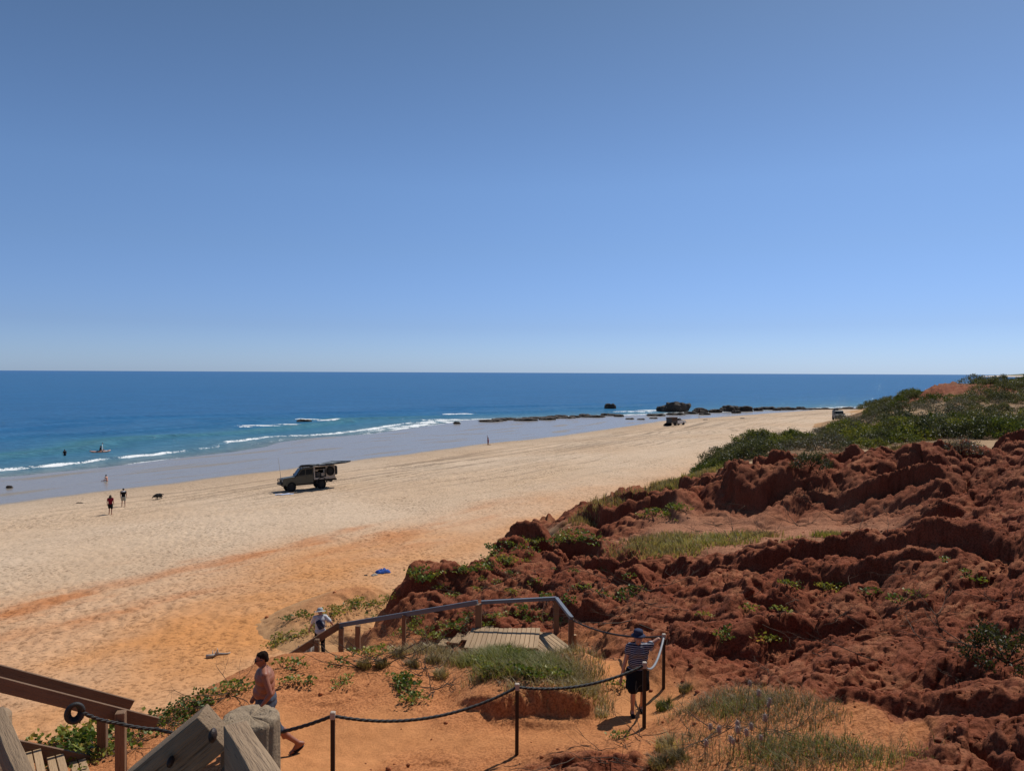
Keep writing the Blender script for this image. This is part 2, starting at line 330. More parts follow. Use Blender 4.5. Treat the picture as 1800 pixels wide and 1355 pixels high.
def mat_sea():
    t = NT('sea_water'); p = t.pos(); col = t.attr('water'); foam = t.attr('foam', 'Fac')
    sx = t.n('ShaderNodeMapping'); sx.inputs['Rotation'].default_value = (0, 0, R(-20)); sx.inputs['Scale'].default_value = (1, 2.2, 1); t.put(sx.inputs[0], p)
    n1 = t.noise(.045, 5, .62, sx.outputs[0]); n2 = t.noise(.42, 6, .65, sx.outputs[0]); n3 = t.noise(2.6, 4, .65, p)
    c = t.mix(t.math('MULTIPLY', t.math('SUBTRACT', n1, .3), 1.6, True), t.mix(1, col, (.78, .82, .86), 'MULTIPLY'), t.mix(1, col, (1.16, 1.14, 1.1), 'MULTIPLY'))
    c = t.mix(t.ramp(n2, [(.42, (1, 1, 1)), (.62, (0, 0, 0))]), c, t.mix(1, c, (.64, .70, .77), 'MULTIPLY'))
    fm = t.ramp(t.math('ADD', foam, t.math('MULTIPLY', t.math('SUBTRACT', n3, .5), 1.5)), [(.42, (0, 0, 0)), (.62, (1, 1, 1))])
    fm = t.math('MULTIPLY', fm, t.ramp(foam, [(.02, (0, 0, 0)), (.2, (1, 1, 1))]))
    c = t.mix(fm, c, (.78, .80, .80))
    b = t.bump(n2, .55, .8); b = t.bump(n3, .10, .9, b)
    df = t.n('ShaderNodeBsdfDiffuse'); t.put(df.inputs[0], c); t.put(df.inputs['Normal'], b); gl = t.n('ShaderNodeBsdfGlossy'); t.put(gl.inputs['Roughness'], .07); t.put(gl.inputs['Normal'], b); t.put(gl.inputs[0], (.95, .97, 1, 1))
    mx = t.n('ShaderNodeMixShader'); t.put(mx.inputs[0], t.math('MULTIPLY', t.math('SUBTRACT', 1.0, fm), .185)); t.t.links.new(df.outputs[0], mx.inputs[1]); t.t.links.new(gl.outputs[0], mx.inputs[2]); t.t.links.new(mx.outputs[0], t.out.inputs[0])
    return t.m
M = {}
M['soil'] = mat_soil(); M['sand'] = mat_sand(); M['sea'] = mat_sea()
C_P = np.array((.60, .265, .105)); C_O = np.array((.54, .225, .092)); C_R = np.array((.235, .071, .036)); C_V = np.array((.42, .20, .115)); C_S = np.array((.43, .29, .17)); C_G = np.array((.24, .15, .085))

# ------------------------------------------------------------------ beach and sea bed
def build_beach():
    nu, nd = 880, 800
    X, Y = polar(-.86, .80, nu, 14, 320, nd)
    Z = beach_h(X, Y); H = base_fields(X[::4, ::4], Y[::4, ::4])[0] + CZ
    H = np.repeat(np.repeat(H, 4, 0), 4, 1)[:nd, :nu]
    s = shore_s(X, Y); ww = water_w(Y)
    keep = (Z > H - .9) & (s > ww - 25)
    q = grid_faces(nd, nu, keep)
    base = np.array((.525, .375, .25)); pale = np.array((.575, .435, .31)); orange = np.array((.54, .235, .078)); deep = np.array((.44, .155, .048)); wetc = np.array((.255, .22, .18))
    al = .59 * X + .81 * Y
    wob = 5 * fbm(X / 11, Y / 11, 4, 60)
    st = sstep(36, 50, s + wob + 4 * sstep(30, 16, Y))
    st = st * (.50 + .46 * sstep(-.4, .45, fbm(al / 13, s / 8, 4, 63))) * sstep(120, 45, Y)
    streak = np.exp(-((s + .9 * wob - 43) / 4.2) ** 2) * sstep(-.1, .45, fbm(al / 9, s / 2.6, 4, 64)) * sstep(75, 40, Y)
    C = base + (pale - base) * sstep(-.5, .5, fbm(X / 20, Y / 20, 3, 61))[..., None]
    C = C + (orange - C) * np.clip(st, 0, 1)[..., None]
    C = C + (deep - C) * np.clip(streak * .85, 0, .85)[..., None]
    gr = np.clip(sstep(-.1, .5, pn((s + 2 * pn(al / 30, s / 20, 66)) / 1.1, al / 30, 67)) * sstep(4, 9, s) * sstep(26, 18, s) * sstep(50, 90, Y), 0, 1)
    qt = s + 3.2 * pn(al / 38, s / 22, 66) + 1.0 * pn(al / 14, s / 10, 69)
    for per, sd in ((1.9, 1), (3.3, 2), (5.1, 3)):
        fr = qt / per + .35 * pn(al / 55, s / 40, 70 + sd); fr = fr - np.floor(fr)
        ln = np.exp(-((fr - .5) * per / .17) ** 2) * sstep(-.15, .25, pn(al / 30, qt / 4, 76 + sd)) * (.7 + .5 * pn(al / 1.6, qt * 2, 79))
        gr = np.maximum(gr, 1.2 * np.clip(ln, 0, 1) * sstep(3, 7, s) * sstep(46, 30, s) * sstep(45, 85, Y))
    C = C * (1 - .42 * gr[..., None])
    e = 1.2 * fbm(X / 9, Y / 9, 3, 62)
    wet = sstep(1.0, -1.0, s + e)
    shiny = wet * (.86 - .30 * sstep(.1, .55, fbm(al / 16, s / 3.2, 3, 68)) * sstep(0, -4, s))
    damp = sstep(9, -1, s + e)
    C = C * (1 - .22 * damp[..., None])
    C = C + (wetc - C) * wet[..., None]
    V = np.stack([X, Y, Z], -1).reshape(-1, 3)
    V, q, c, wt = compact(V, q, C.reshape(-1, 3), shiny.ravel())
    o = mesh_np('beach', V, q, M['sand']); vcol(o, 'sand', c); vfloat(o, 'wet', wt); tag(o, kind='structure')
build_beach()

# ------------------------------------------------------------------ dunes and path
def build_dunes():
    le = lambda a, b, n: np.exp(np.linspace(math.log(a), math.log(b), n, endpoint=False))
    dist = np.concatenate([le(3.2, 8.4, 36), le(8.4, 48, 840), le(48, 270, 210)]); nu, nd = 900, len(dist)
    ucol = np.concatenate([np.linspace(-1.5, -.80, 30, endpoint=False), np.linspace(-.80, .80, nu), np.linspace(.80, 1.7, 70)[1:]]); nu = len(ucol)
    X, Y = np.meshgrid(ucol, dist); X = X * Y
    Z, so_ = dune_h(X, Y, True); B = beach_h(X, Y, False)
    keep = Z > B - .35
    nz = .35 * fbm(X / 1.2, Y / 1.2, 4, 70)[..., None]
    wgt = np.clip(so_ + nz * (so_ > .05) * (so_ < .95), 0.0, None) ** 1.6; wgt = wgt / (wgt.sum(-1, keepdims=True) + 1e-6)
    C = (wgt[..., 0:1] * C_P + wgt[..., 1:2] * C_O + wgt[..., 2:3] * C_R + wgt[..., 3:4] * C_V + wgt[..., 4:5] * C_S + wgt[..., 5:6] * C_G)
    # the near red ground is dusted with orange; broad shifts of tone
    lg = fbm(X / 3.5, Y / 3.5, 4, 72)[..., None]
    C = C * (1 + .22 * lg)
    red = wgt[..., 2:3]
    C = C + (np.array((.25, .10, .054)) - C) * red * np.clip(sstep(-.1, .6, fbm(X / 2.2, Y / 2.2, 4, 73))[..., None] * .55, 0, 1)
    nearsea = sstep(1.3, .1, Z - B)[..., None]
    C = C + (np.array((.50, .29, .14)) - C) * nearsea * .85
    grit = np.clip(1 - .75 * wgt[..., 0] - .5 * wgt[..., 4] - .7 * nearsea[..., 0], 0, 1)
    path = so_[..., 0] > .55
    P3 = np.stack([X, Y, Z], -1)
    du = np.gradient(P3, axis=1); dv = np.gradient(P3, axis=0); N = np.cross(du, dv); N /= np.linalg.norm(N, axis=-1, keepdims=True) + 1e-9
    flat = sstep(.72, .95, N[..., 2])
    # crumbly relief pushed out along the surface, so that steep faces break up as well
    A = np.clip(wgt[..., 2] + .25 * wgt[..., 1] + .15 * wgt[..., 3], 0, 1) * sstep(75, 45, Y); k = np.where(A > .03)
    px_, py_, pz_ = P3[k].T; sc = np.clip(py_ / 18, .7, 1.5)
    n1 = np.abs(pn3(px_ / .62, py_ / .62, pz_ / .5, 1)); n2 = np.abs(pn3(px_ / .24, py_ / .24, pz_ / .2, 2)); n3 = pn3(px_ / .1, py_ / .1, pz_ / .1, 3)
    blk = sstep(.0, .12, pn3(px_ / .42, py_ / .42, pz_ / .3, 4))
    disp = A[k] * (sc * (.045 * (n1 - .25) + .05 * (n2 - .25) + .045 * blk) + .03 * n3)
    P3[k] += N[k] * disp[:, None]
    dust_lit_tops = red[..., 0] * flat * sstep(-.25, .45, fbm(X / 1.5, Y / 1.5, 4, 75))  # flat red tops paler: settled dust, with their sunlit tone painted in as well
    C = C + (np.array((.40, .17, .085)) - C) * (.78 * dust_lit_tops)[..., None]
    V = P3.reshape(-1, 3)
    allq = grid_faces(nd, nu, keep)
    onp = path.ravel()[allq].sum(1) >= 2
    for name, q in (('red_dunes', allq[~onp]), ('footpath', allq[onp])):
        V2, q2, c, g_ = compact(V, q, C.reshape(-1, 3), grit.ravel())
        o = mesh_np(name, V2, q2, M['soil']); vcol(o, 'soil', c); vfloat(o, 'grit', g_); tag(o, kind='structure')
build_dunes()

# ------------------------------------------------------------------ the sea
def build_sea():
    # near water: waves and foam as geometry
    nu, nd = 680, 520
    X, Y = polar(-.95, .72, nu, 52, 620, nd)
    s = shore_s(X, Y); ww = water_w(Y) + 1.6 * fbm(X / 12, Y / 12, 3, 80) + .5 * pn(X / 2.5, Y / 2.5, 81)
    off = ww - s                                        # metres out from the water's edge
    al = .59 * X + .81 * Y
    Z = np.full(X.shape, SEA)
    q1 = off + 2.2 * fbm(al / 26, off / 60, 3, 82)
    def crest(c, wdt, amp, lo, hi, sd):
        m = sstep(lo - 12, lo + 6, al) * sstep(hi + 12, hi - 6, al) * (.65 + .35 * pn(al / 15, sd * 3.1, sd))
        k = (q1 - c) / wdt
        return amp * np.where(k < 0, np.exp(-(k * 2.0) ** 2), np.exp(-(k * .8) ** 2)) * m, m
    foam = np.zeros(X.shape)
    for c, wdt, amp, lo, hi, fo, sd in ((8.5, .95, .30, -60, 150, .85, 83), (3.0, .5, .08, 60, 230, .5, 93), (24, 2.4, .62, 0, 160, .0, 84), (46, 3.0, .4, 40, 260, 0, 85), (75, 4, .35, 0, 330, 0, 86)):
        h, m = crest(c, wdt, amp, lo, hi, sd)
        Z += h
        if fo:
            k = (q1 - c) / wdt
            foam += fo * 1.5 * np.exp(-((k + .7) / .9) ** 2) * m * sstep(-.3, .1, pn(al / 26, 0 * al + 5 + sd, 87)) * (.72 + .5 * pn(al / 3.2, q1 / 2, 94))
    Z += (.05 * fbm(X / 5, Y / 5, 3, 88) + .09 * pn(q1 / 13, al / 70, 89)) * sstep(0, 14, off)
    foam += 1.0 * np.exp(-((off - .35) / .45) ** 2) * sstep(-.4, .1, pn(al / 21, al * 0, 90))
    foam += .75 * np.exp(-((off - 4) / 3.5) ** 2) * sstep(95, 125, al) * sstep(-.3, .3, fbm(X / 4, Y / 4, 3, 91) + .15)
    for (px, py, L, t) in ((578, 738.5, 3.6, .9), (545, 737, 3, .4), (528, 736, 1.6, .6), (816, 727, 3.6, .9), (790, 727.5, 3, .5), (1150, 721, 7, 1.6), (1115, 723, 8, 1.0), (1215, 725, 7, 1.2), (455, 748, 6, .35), (505, 746, 4, .45), (430, 750, 2, .3)):
        d = (CZ - SEA) * F / (py - 653.5 - (px - 900) * .0044); cx = (px - 900) / F * d
        e = np.exp(-(((X - cx)) / L) ** 2 - ((Y - d) / (t * 2.2)) ** 2)
        foam += (1.0 + .6 * pn(X / 1.3, Y / 2.2, 97)) * e; Z += .3 * e
    shal = np.exp(-np.clip(off, 0, None) / 26)
    deep = np.array((.030, .148, .320)); turq = np.array((.085, .245, .285)); sandy = np.array((.25, .245, .225))
    C = deep + (turq - deep) * shal[..., None]
    face = np.exp(-((q1 - 26) / 5.0) ** 2) * sstep(0, 40, al) * sstep(190, 130, al)
    C = C + (np.array((.085, .25, .225)) - C) * (.6 * face)[..., None]
    C = C + (sandy - C) * (np.exp(-np.clip(off, 0, None) / 6.5) * .85)[..., None]
    C = C * (1 + .10 * fbm(q1 / 9, al / 50, 3, 92))[..., None]
    q = grid_faces(nd, nu, off > 0)
    V = np.stack([X, Y, Z], -1).reshape(-1, 3)
    # far water: a coarse fan to beyond the horizon, joined at the near sheet's outer row
    V, q, c, fm = compact(V, q, C.reshape(-1, 3), foam.ravel())
    U2 = np.linspace(-3.2, 3.2, 120); D2 = np.exp(np.linspace(math.log(600), math.log(70000), 60))
    A, D = np.meshgrid(U2, D2); X2 = A * D
    V2 = np.stack([X2, D, np.full(D.shape, SEA - .02)], -1).reshape(-1, 3)
    q2 = grid_faces(60, 120, np.ones(D.shape, bool)) + len(V)
    # water left of the near sheet
    A3, D3 = np.meshgrid(np.linspace(-3.2, -.945, 30), np.exp(np.linspace(math.log(52), math.log(604), 40)))
    V3 = np.stack([A3 * D3, D3, np.full(D3.shape, SEA - .02)], -1).reshape(-1, 3)
    q3 = grid_faces(40, 30, np.ones(D3.shape, bool)) + len(V) + len(V2)
    n = len(V2) + len(V3)
    V = np.concatenate([V, V2, V3]); q = np.concatenate([q, q2, q3])
    dd = np.concatenate([V2[:, 1], V3[:, 1]]); far = sstep(400, 6000, dd)[:, None]
    c = np.concatenate([c, deep * (1 - far) + np.array((.034, .145, .335)) * far]); fm = np.concatenate([fm, np.zeros(n)])
    o = mesh_np('sea', V, q, M['sea']); vcol(o, 'water', c); vfloat(o, 'foam', fm); tag(o, kind='structure')
build_sea()
# ------------------------------------------------------------------ mesh builders for the objects
class MB:
    def __init__(s): s.v = []; s.f = []
    def add(s, vs, fs):
        n = len(s.v); s.v += [Vector(v) for v in vs]; s.f += [tuple(i + n for i in f) for f in fs]; return s
    def box(s, c, size, rot=None, ch=0.0):
        x, y, z = size[0] / 2, size[1] / 2, size[2] / 2; c = Vector(c)
        if ch:
            vs = []
            for sx in (-1, 1):
                for sy in (-1, 1):
                    for sz in (-1, 1):
                        vs += [(sx * (x - ch), sy * (y - ch), sz * z), (sx * (x - ch), sy * y, sz * (z - ch)), (sx * x, sy * (y - ch), sz * (z - ch))]
            bmm = bmesh.new(); bv = [bmm.verts.new(v) for v in vs]
            r = bmesh.ops.convex_hull(bmm, input=bv); bmm.verts.index_update()
            vs = [v.co.copy() for v in bmm.verts]; fs = [[v.index for v in f.verts] for f in bmm.faces]; bmm.free()
        else:
            vs = [(a * x, b * y, d * z) for a in (-1, 1) for b in (-1, 1) for d in (-1, 1)]
            fs = [(0, 1, 3, 2), (4, 6, 7, 5), (0, 4, 5, 1), (2, 3, 7, 6), (0, 2, 6, 4), (1, 5, 7, 3)]
        return s.add([c + (rot @ Vector(v) if rot else Vector(v)) for v in vs], fs)
    def beam(s, p0, p1, w, h, ch=0.0, roll=0.0):
        p0, p1 = Vector(p0), Vector(p1); d = p1 - p0
        return s.box((p0 + p1) / 2, (d.length, w, h), frame(d, roll), ch)
    def tube(s, pts, rad, n=8, caps=True):
        pts = [Vector(p) for p in pts]
        rs = rad if hasattr(rad, '__len__') else [rad] * len(pts)
        vs = []; a = None
        for i, p in enumerate(pts):
            d = (pts[min(i + 1, len(pts) - 1)] - pts[max(i - 1, 0)])
            d = d.normalized() if d.length > 1e-9 else Vector((0, 0, 1))
            if a is None: a = d.orthogonal().normalized()
            a = (a - d * a.dot(d)); a = a.normalized() if a.length > 1e-6 else d.orthogonal().normalized()
            b = d.cross(a)
            vs += [p + (a * math.cos(t) + b * math.sin(t)) * rs[i] for t in [2 * math.pi * k / n for k in range(n)]]
        fs = [(i * n + k, i * n + (k + 1) % n, (i + 1) * n + (k + 1) % n, (i + 1) * n + k) for i in range(len(pts) - 1) for k in range(n)]
        if caps: fs += [tuple(range(n))[::-1], tuple((len(pts) - 1) * n + k for k in range(n))]
        return s.add(vs, fs)
    def ell(s, c, r, n=10, m=8, rot=None):
        c = Vector(c); r = r if hasattr(r, '__len__') else (r, r, r); vs = [(0, 0, -1)]
        for i in range(1, m):
            ph = -math.pi / 2 + math.pi * i / m
            vs += [(math.cos(ph) * math.cos(2 * math.pi * k / n), math.cos(ph) * math.sin(2 * math.pi * k / n), math.sin(ph)) for k in range(n)]
        vs.append((0, 0, 1)); L = len(vs) - 1
        fs = [(0, 1 + (k + 1) % n, 1 + k) for k in range(n)] + [(L, L - n + k, L - n + (k + 1) % n) for k in range(n)]
        fs += [(1 + i * n + k, 1 + i * n + (k + 1) % n, 1 + (i + 1) * n + (k + 1) % n, 1 + (i + 1) * n + k) for i in range(m - 2) for k in range(n)]
        vv = [Vector((v[0] * r[0], v[1] * r[1], v[2] * r[2])) for v in vs]
        return s.add([c + (rot @ v if rot else v) for v in vv], fs)
    def cap(s, a, b, ra, rb, n=12):
        """a closed tapered capsule"""
        a, b = Vector(a), Vector(b); d = (b - a); L = d.length; d = d / L if L > 1e-6 else Vector((0, 0, 1))
        pts = []; rs = []
        for k in range(4, 0, -1): t = k / 4.4 * math.pi / 2; pts.append(a - d * ra * math.sin(t)); rs.append(max(ra * math.cos(t), .002))
        pts += [a, b]; rs += [ra, rb]
        for k in range(1, 5): t = k / 4.4 * math.pi / 2; pts.append(b + d * rb * math.sin(t)); rs.append(max(rb * math.cos(t), .002))
        return s.tube(pts, rs, n)
    def lathe(s, prof, n=20, c=(0, 0, 0), sq=(1, 1)):
        c = Vector(c); vs = [c + Vector((r * math.cos(2 * math.pi * k / n) * sq[0], r * math.sin(2 * math.pi * k / n) * sq[1], z)) for r, z in prof for k in range(n)]
        fs = [(i * n + k, i * n + (k + 1) % n, (i + 1) * n + (k + 1) % n, (i + 1) * n + k) for i in range(len(prof) - 1) for k in range(n)]
        fs += [tuple(range(n))[::-1], tuple((len(prof) - 1) * n + k for k in range(n))]
        return s.add(vs, fs)
    def prism(s, poly, y0, y1):
        """polygon in x,z drawn out along y"""
        n = len(poly); vs = [(x, y0, z) for x, z in poly] + [(x, y1, z) for x, z in poly]
        return s.add(vs, [tuple(range(n))[::-1], tuple(range(n, 2 * n))] + [(k, (k + 1) % n, n + (k + 1) % n, n + k) for k in range(n)])
    def mesh(s, name, mat=None, smooth=False):
        me = bpy.data.meshes.new(name); me.from_pydata([tuple(v) for v in s.v], [], s.f)
        bmm = bmesh.new(); bmm.from_mesh(me); bmesh.ops.recalc_face_normals(bmm, faces=bmm.faces); bmm.to_mesh(me); bmm.free()
        if smooth: me.polygons.foreach_set('use_smooth', np.ones(len(me.polygons), bool))
        if mat: me.materials.append(mat)
        return me
    def build(s, name, mat=None, parent=None, smooth=False, origin=None):
        if origin is not None: s.v = [v - Vector(origin) for v in s.v]
        o = link(name, s.mesh(name, mat, smooth), parent)
        if origin is not None and parent is None: o.location = origin
        return o
def frame(d, roll=0.0):
    """x along d, z as upright as it can be"""
    x = Vector(d).normalized(); y = Vector((0, 0, 1)).cross(x)
    y = y.normalized() if y.length > 1e-5 else Vector((0, 1, 0)); z = x.cross(y)
    m = Matrix((x, y, z)).transposed()
    return m @ Matrix.Rotation(roll, 3, 'X') if roll else m
def beam_obj(name, p0, p1, w, h, mat, parent, ch=.006, roll=0.0, wobble=0.0):
    """a plank or post as an object with its own length axis, so that its grain runs along it"""
    p0, p1 = Vector(p0), Vector(p1); d = p1 - p0
    bmm = bmesh.new(); bmesh.ops.create_cube(bmm, size=1.0)
    for v in bmm.verts: v.co = Vector((v.co.x * d.length, v.co.y * w, v.co.z * h))
    if ch: bmesh.ops.bevel(bmm, geom=list(bmm.edges), offset=ch, segments=2 if wobble else 1, affect='EDGES', profile=.6)
    if wobble:
        n = max(2, int(d.length / .05))
        for k in range(1, n):
            x = -d.length / 2 + d.length * k / n
            bmesh.ops.bisect_plane(bmm, geom=bmm.verts[:] + bmm.edges[:] + bmm.faces[:], plane_co=(x, 0, 0), plane_no=(1, 0, 0))
        sd = random.random() * 50
        for v in bmm.verts:
            v.co += Vector((0, mnoise.noise((v.co.x * 3 + sd, v.co.y * 9, v.co.z * 9)), mnoise.noise((v.co.x * 3, v.co.y * 9 + sd, v.co.z * 9)))) * wobble
    me = bpy.data.meshes.new(name); bmm.to_mesh(me); bmm.free(); me.materials.append(mat)
    if wobble: me.polygons.foreach_set('use_smooth', np.ones(len(me.polygons), bool)); 
    o = link(name, me, parent); base = parent.location if parent else Vector()
    mw = Matrix.Translation((p0 + p1) / 2 - base) @ frame(d, roll).to_4x4()
    o.matrix_local = mw
    return o
def fuse(mb, name, mat, parent, voxel=.012, smooth=5, cut=None):
    """weld overlapping shapes into one continuous skin; cut = list of (point, normal) planes, the side along the normal is removed"""
    me = mb.mesh(name); tmp = bpy.data.objects.new('tmp', me); COL.objects.link(tmp)
    m = tmp.modifiers.new('r', 'REMESH'); m.mode = 'VOXEL'; m.voxel_size = voxel; m.use_smooth_shade = True
    if smooth: k = tmp.modifiers.new('s', 'SMOOTH'); k.factor = .5; k.iterations = smooth
    dg = bpy.context.evaluated_depsgraph_get()
    out = bpy.data.meshes.new_from_object(tmp.evaluated_get(dg)); bpy.data.objects.remove(tmp); bpy.data.meshes.remove(me)
    if cut:
        bmm = bmesh.new(); bmm.from_mesh(out)
        for p, n in cut:
            r = bmesh.ops.bisect_plane(bmm, geom=bmm.verts[:] + bmm.edges[:] + bmm.faces[:], plane_co=p, plane_no=n, clear_outer=True)
            bmesh.ops.holes_fill(bmm, edges=[e for e in r['geom_cut'] if isinstance(e, bmesh.types.BMEdge)])
        bmm.to_mesh(out); bmm.free()
    out.name = name
    if len(out.polygons): out.polygons.foreach_set('use_smooth', np.ones(len(out.polygons), bool))
    if mat: out.materials.append(mat)
    return link(name, out, parent)

# ------------------------------------------------------------------ object materials
def plain(name, col, rough=.7, spec=.3, metal=0.0, var=.18, scale=9.0, bump=.004):
    t = NT(name); v = t.vec('Object'); n = t.noise(scale, 5, .6, v); n2 = t.noise(scale * 7, 3, .6, v)
    c = t.mix(n, [k * (1 - var) for k in col], [k * (1 + var) for k in col])
    t.bsdf(c, rough, metal, spec, t.bump(n2, bump, .6) if bump else None); return t.m
def timber(name, a, b, rough=.75, spec=.25, crack=.5, scale=1.0, bump=.012):
    """grain along local x"""
    t = NT(name); oi = t.n('ShaderNodeObjectInfo').outputs['Random']
    v = t.vec('Object', (1.6 * scale, 26 * scale, 26 * scale))
    nd = t.n('ShaderNodeVectorMath', operation='ADD'); t.put(nd.inputs[0], v)
    cx = t.n('ShaderNodeCombineXYZ'); 
    for k in range(3): t.put(cx.inputs[k], t.math('MULTIPLY', oi, 37.0 + 11 * k))
    t.put(nd.inputs[1], cx.outputs[0]); v = nd.outputs[0]
    g1 = t.noise(1.0, 6, .65, v, dist=.4); g2 = t.noise(3.2, 4, .6, v); big = t.noise(2.2, 3, .5, t.vec('Object'))
    c = t.mix(g1, a, b)
    c = t.mix(t.math('MULTIPLY', t.ramp(g2, [(.30, (1, 1, 1)), (.42, (0, 0, 0))]), crack), c, t.mix(1, c, (.28, .26, .25), 'MULTIPLY'))
    c = t.mix(t.math('MULTIPLY', big, .6), c, t.mix(1, c, (.62, .6, .58), 'MULTIPLY'))
    sh = t.math('ADD', .85, t.math('MULTIPLY', oi, .3)); hs = t.n('ShaderNodeHueSaturation'); t.put(hs.inputs['Value'], sh); t.put(hs.inputs['Color'], c)
    bb = t.bump(g1, bump, .8); bb = t.bump(g2, bump * .7, .7, bb)
    t.bsdf(hs.outputs[0], rough, 0, spec, bb); return t.m
def skin(name, col, flush):
    t = NT(name); v = t.vec('Object'); n = t.noise(5, 4, .6, v); n2 = t.noise(60, 2, .5, v)
    c = t.mix(t.ramp(n, [(.35, (0, 0, 0)), (.68, (1, 1, 1))]), col, flush)
    t.bsdf(c, .5, 0, .35, t.bump(n2, .002, .4)); return t.m
def leafmat(name, a, b, c3, trans=.35, dead=None):
    """foliage: colour varies from leaf to leaf (attribute) and plant to plant"""
    t = NT(name); oi = t.n('ShaderNodeObjectInfo').outputs['Random']; at = t.attr('leaf', 'Fac'); n = t.noise(1.7, 3, .6, t.pos())
    f = t.math('ADD', t.math('MULTIPLY', at, .62), t.math('MULTIPLY', t.math('SUBTRACT', t.math('ADD', t.math('MULTIPLY', oi, 1.3), n), .95), .6), True)
    c = t.ramp(f, [(0, a), (.5, b), (.92, c3)] + ([(1.0, dead)] if dead else []))
    d = t.n('ShaderNodeBsdfPrincipled'); t.put(d.inputs['Base Color'], c); d.inputs['Roughness'].default_value = .5; d.inputs['Specular IOR Level'].default_value = .25
    tr = t.n('ShaderNodeBsdfTranslucent'); t.put(tr.inputs[0], t.mix(1, c, (1.25, 1.15, .6), 'MULTIPLY'))
    mx = t.n('ShaderNodeMixShader'); mx.inputs[0].default_value = trans
    t.t.links.new(d.outputs[0], mx.inputs[1]); t.t.links.new(tr.outputs[0], mx.inputs[2]); t.t.links.new(mx.outputs[0], t.out.inputs[0]); return t.m
M['wood_brown'] = timber('brown_timber', (.14, .078, .045), (.27, .165, .10))
M['wood_grey'] = timber('weathered_timber', (.165, .102, .058), (.39, .275, .17), crack=.75, scale=.9, bump=.02)
M['wood_rail'] = timber('rail_timber', (.085, .10, .13), (.17, .19, .23), rough=.5, spec=.4, crack=.3)
M['wood_deck'] = timber('deck_timber', (.32, .20, .11), (.48, .335, .195), crack=.45)
M['rope'] = plain('black_rope', (.018, .017, .017), .6, .4, 0, .3, 40)
M['rope_grey'] = plain('grey_hose', (.22, .23, .24), .5, .4)
M['steel'] = plain('dark_steel_post', (.028, .016, .013), .55, .4, .2, .5, 14)
M['cap'] = plain('pale_post_cap', (.42, .34, .27), .6)
M['rubber'] = plain('tyre_rubber', (.016, .015, .014), .85, .2)
M['black'] = plain('black_plastic', (.014, .014, .015), .55, .4)
M['interior'] = plain('dark_interior', (.012, .011, .010), .9, .1)
M['glass'] = plain('car_glass', (.012, .018, .022), .22, .15, 0, 0, 3, 0)
M['beige'] = plain('sand_beige_paint', (.092, .083, .052), .38, .5, 0, .1, 3, .001)
M['frame'] = plain('pale_alloy', (.44, .38, .31), .45, .5)
M['white'] = plain('white_paint', (.72, .72, .70), .35, .5, 0, .05, 4, .001)
M['greycar'] = plain('charcoal_paint', (.030, .033, .036), .35, .5, 0, .1, 4, .001)
M['silver'] = plain('silver_paint', (.30, .31, .30), .35, .5)
M['canvas'] = plain('grey_canvas', (.22, .24, .26), .8, .2, 0, .1, 6)
M['canvas_brown'] = plain('brown_canvas', (.10, .06, .045), .85, .1)
M['lamp'] = plain('lamp_lens', (.6, .6, .58), .1, .6, 0, 0)
M['skin'] = skin('sunburnt_skin', (.245, .10, .056), (.29, .105, .062))
M['skin2'] = skin('fair_skin', (.46, .25, .17), (.44, .22, .15))
M['hair'] = plain('dark_hair', (.020, .012, .008), .9, .08, 0, .5, 60, .01)
M['hair_brown'] = plain('brown_hair', (.06, .032, .016), .6, .3, 0, .5, 50, .01)
M['navy'] = plain('navy_cloth', (.030, .038, .075), .85, .15, 0, .3, 30)
M['blackcloth'] = plain('black_cloth', (.011, .011, .013), .9, .1, 0, .3, 30)
M['shirt'] = plain('pale_grey_cloth', (.50, .52, .55), .85, .15, 0, .12, 12, .01)
M['hatgrey'] = plain('grey_hat_cloth', (.36, .38, .38), .85, .15, 0, .12, 20)
M['red'] = plain('dark_red_cloth', (.19, .012, .022), .85, .15, 0, .2, 20)
M['olive'] = plain('grey_olive_cloth', (.30, .29, .24), .85, .15, 0, .2, 20)
M['denim'] = plain('blue_grey_cloth', (.055, .065, .09), .85, .15, 0, .5, 24, .006)
M['blue'] = plain('blue_towel_cloth', (.035, .085, .30), .9, .1, 0, .7, 9, .01)
M['mat'] = plain('pale_blue_mat', (.40, .45, .60), .9, .1, 0, .4, 3)
M['pink'] = plain('kayak_plastic', (.62, .30, .20), .35, .5, 0, .35, 2)
M['fur'] = plain('black_fur', (.010, .009, .009), .8, .2, 0, .4, 40, .02)
M['twig'] = plain('dead_twig', (.085, .058, .042), .9, .1, 0, .4, 30)
M['driftwood'] = plain('driftwood', (.33, .30, .27), .9, .1, 0, .6, 12, .02)
def _stripes():
    t = NT('striped_cloth'); tc = t.vec('Object'); sp = t.n('ShaderNodeSeparateXYZ'); t.put(sp.inputs[0], tc)
    n = t.noise(7, 2, .5, tc); z = t.math('ADD', sp.outputs['Z'], t.math('MULTIPLY', n, .02))
    k = t.math('FRACT', t.math('MULTIPLY', z, 1 / .034)); f = t.ramp(k, [(.60, (0, 0, 0)), (.66, (1, 1, 1)), (.97, (1, 1, 1)), (1, (0, 0, 0))])
    t.bsdf(t.mix(f, (.022, .026, .05), (.36, .36, .40)), .85, 0, .15); return t.m
M['stripes'] = _stripes()
def _rock():
    t = NT('reef_rock'); p = t.pos(); n = t.noise(1.1, 6, .7, p); n2 = t.noise(7, 4, .7, p)
    t.bsdf(t.mix(n, (.022, .018, .015), (.085, .062, .046)), .8, 0, .3, t.bump(n2, .15, .8)); return t.m
M['rock'] = _rock()
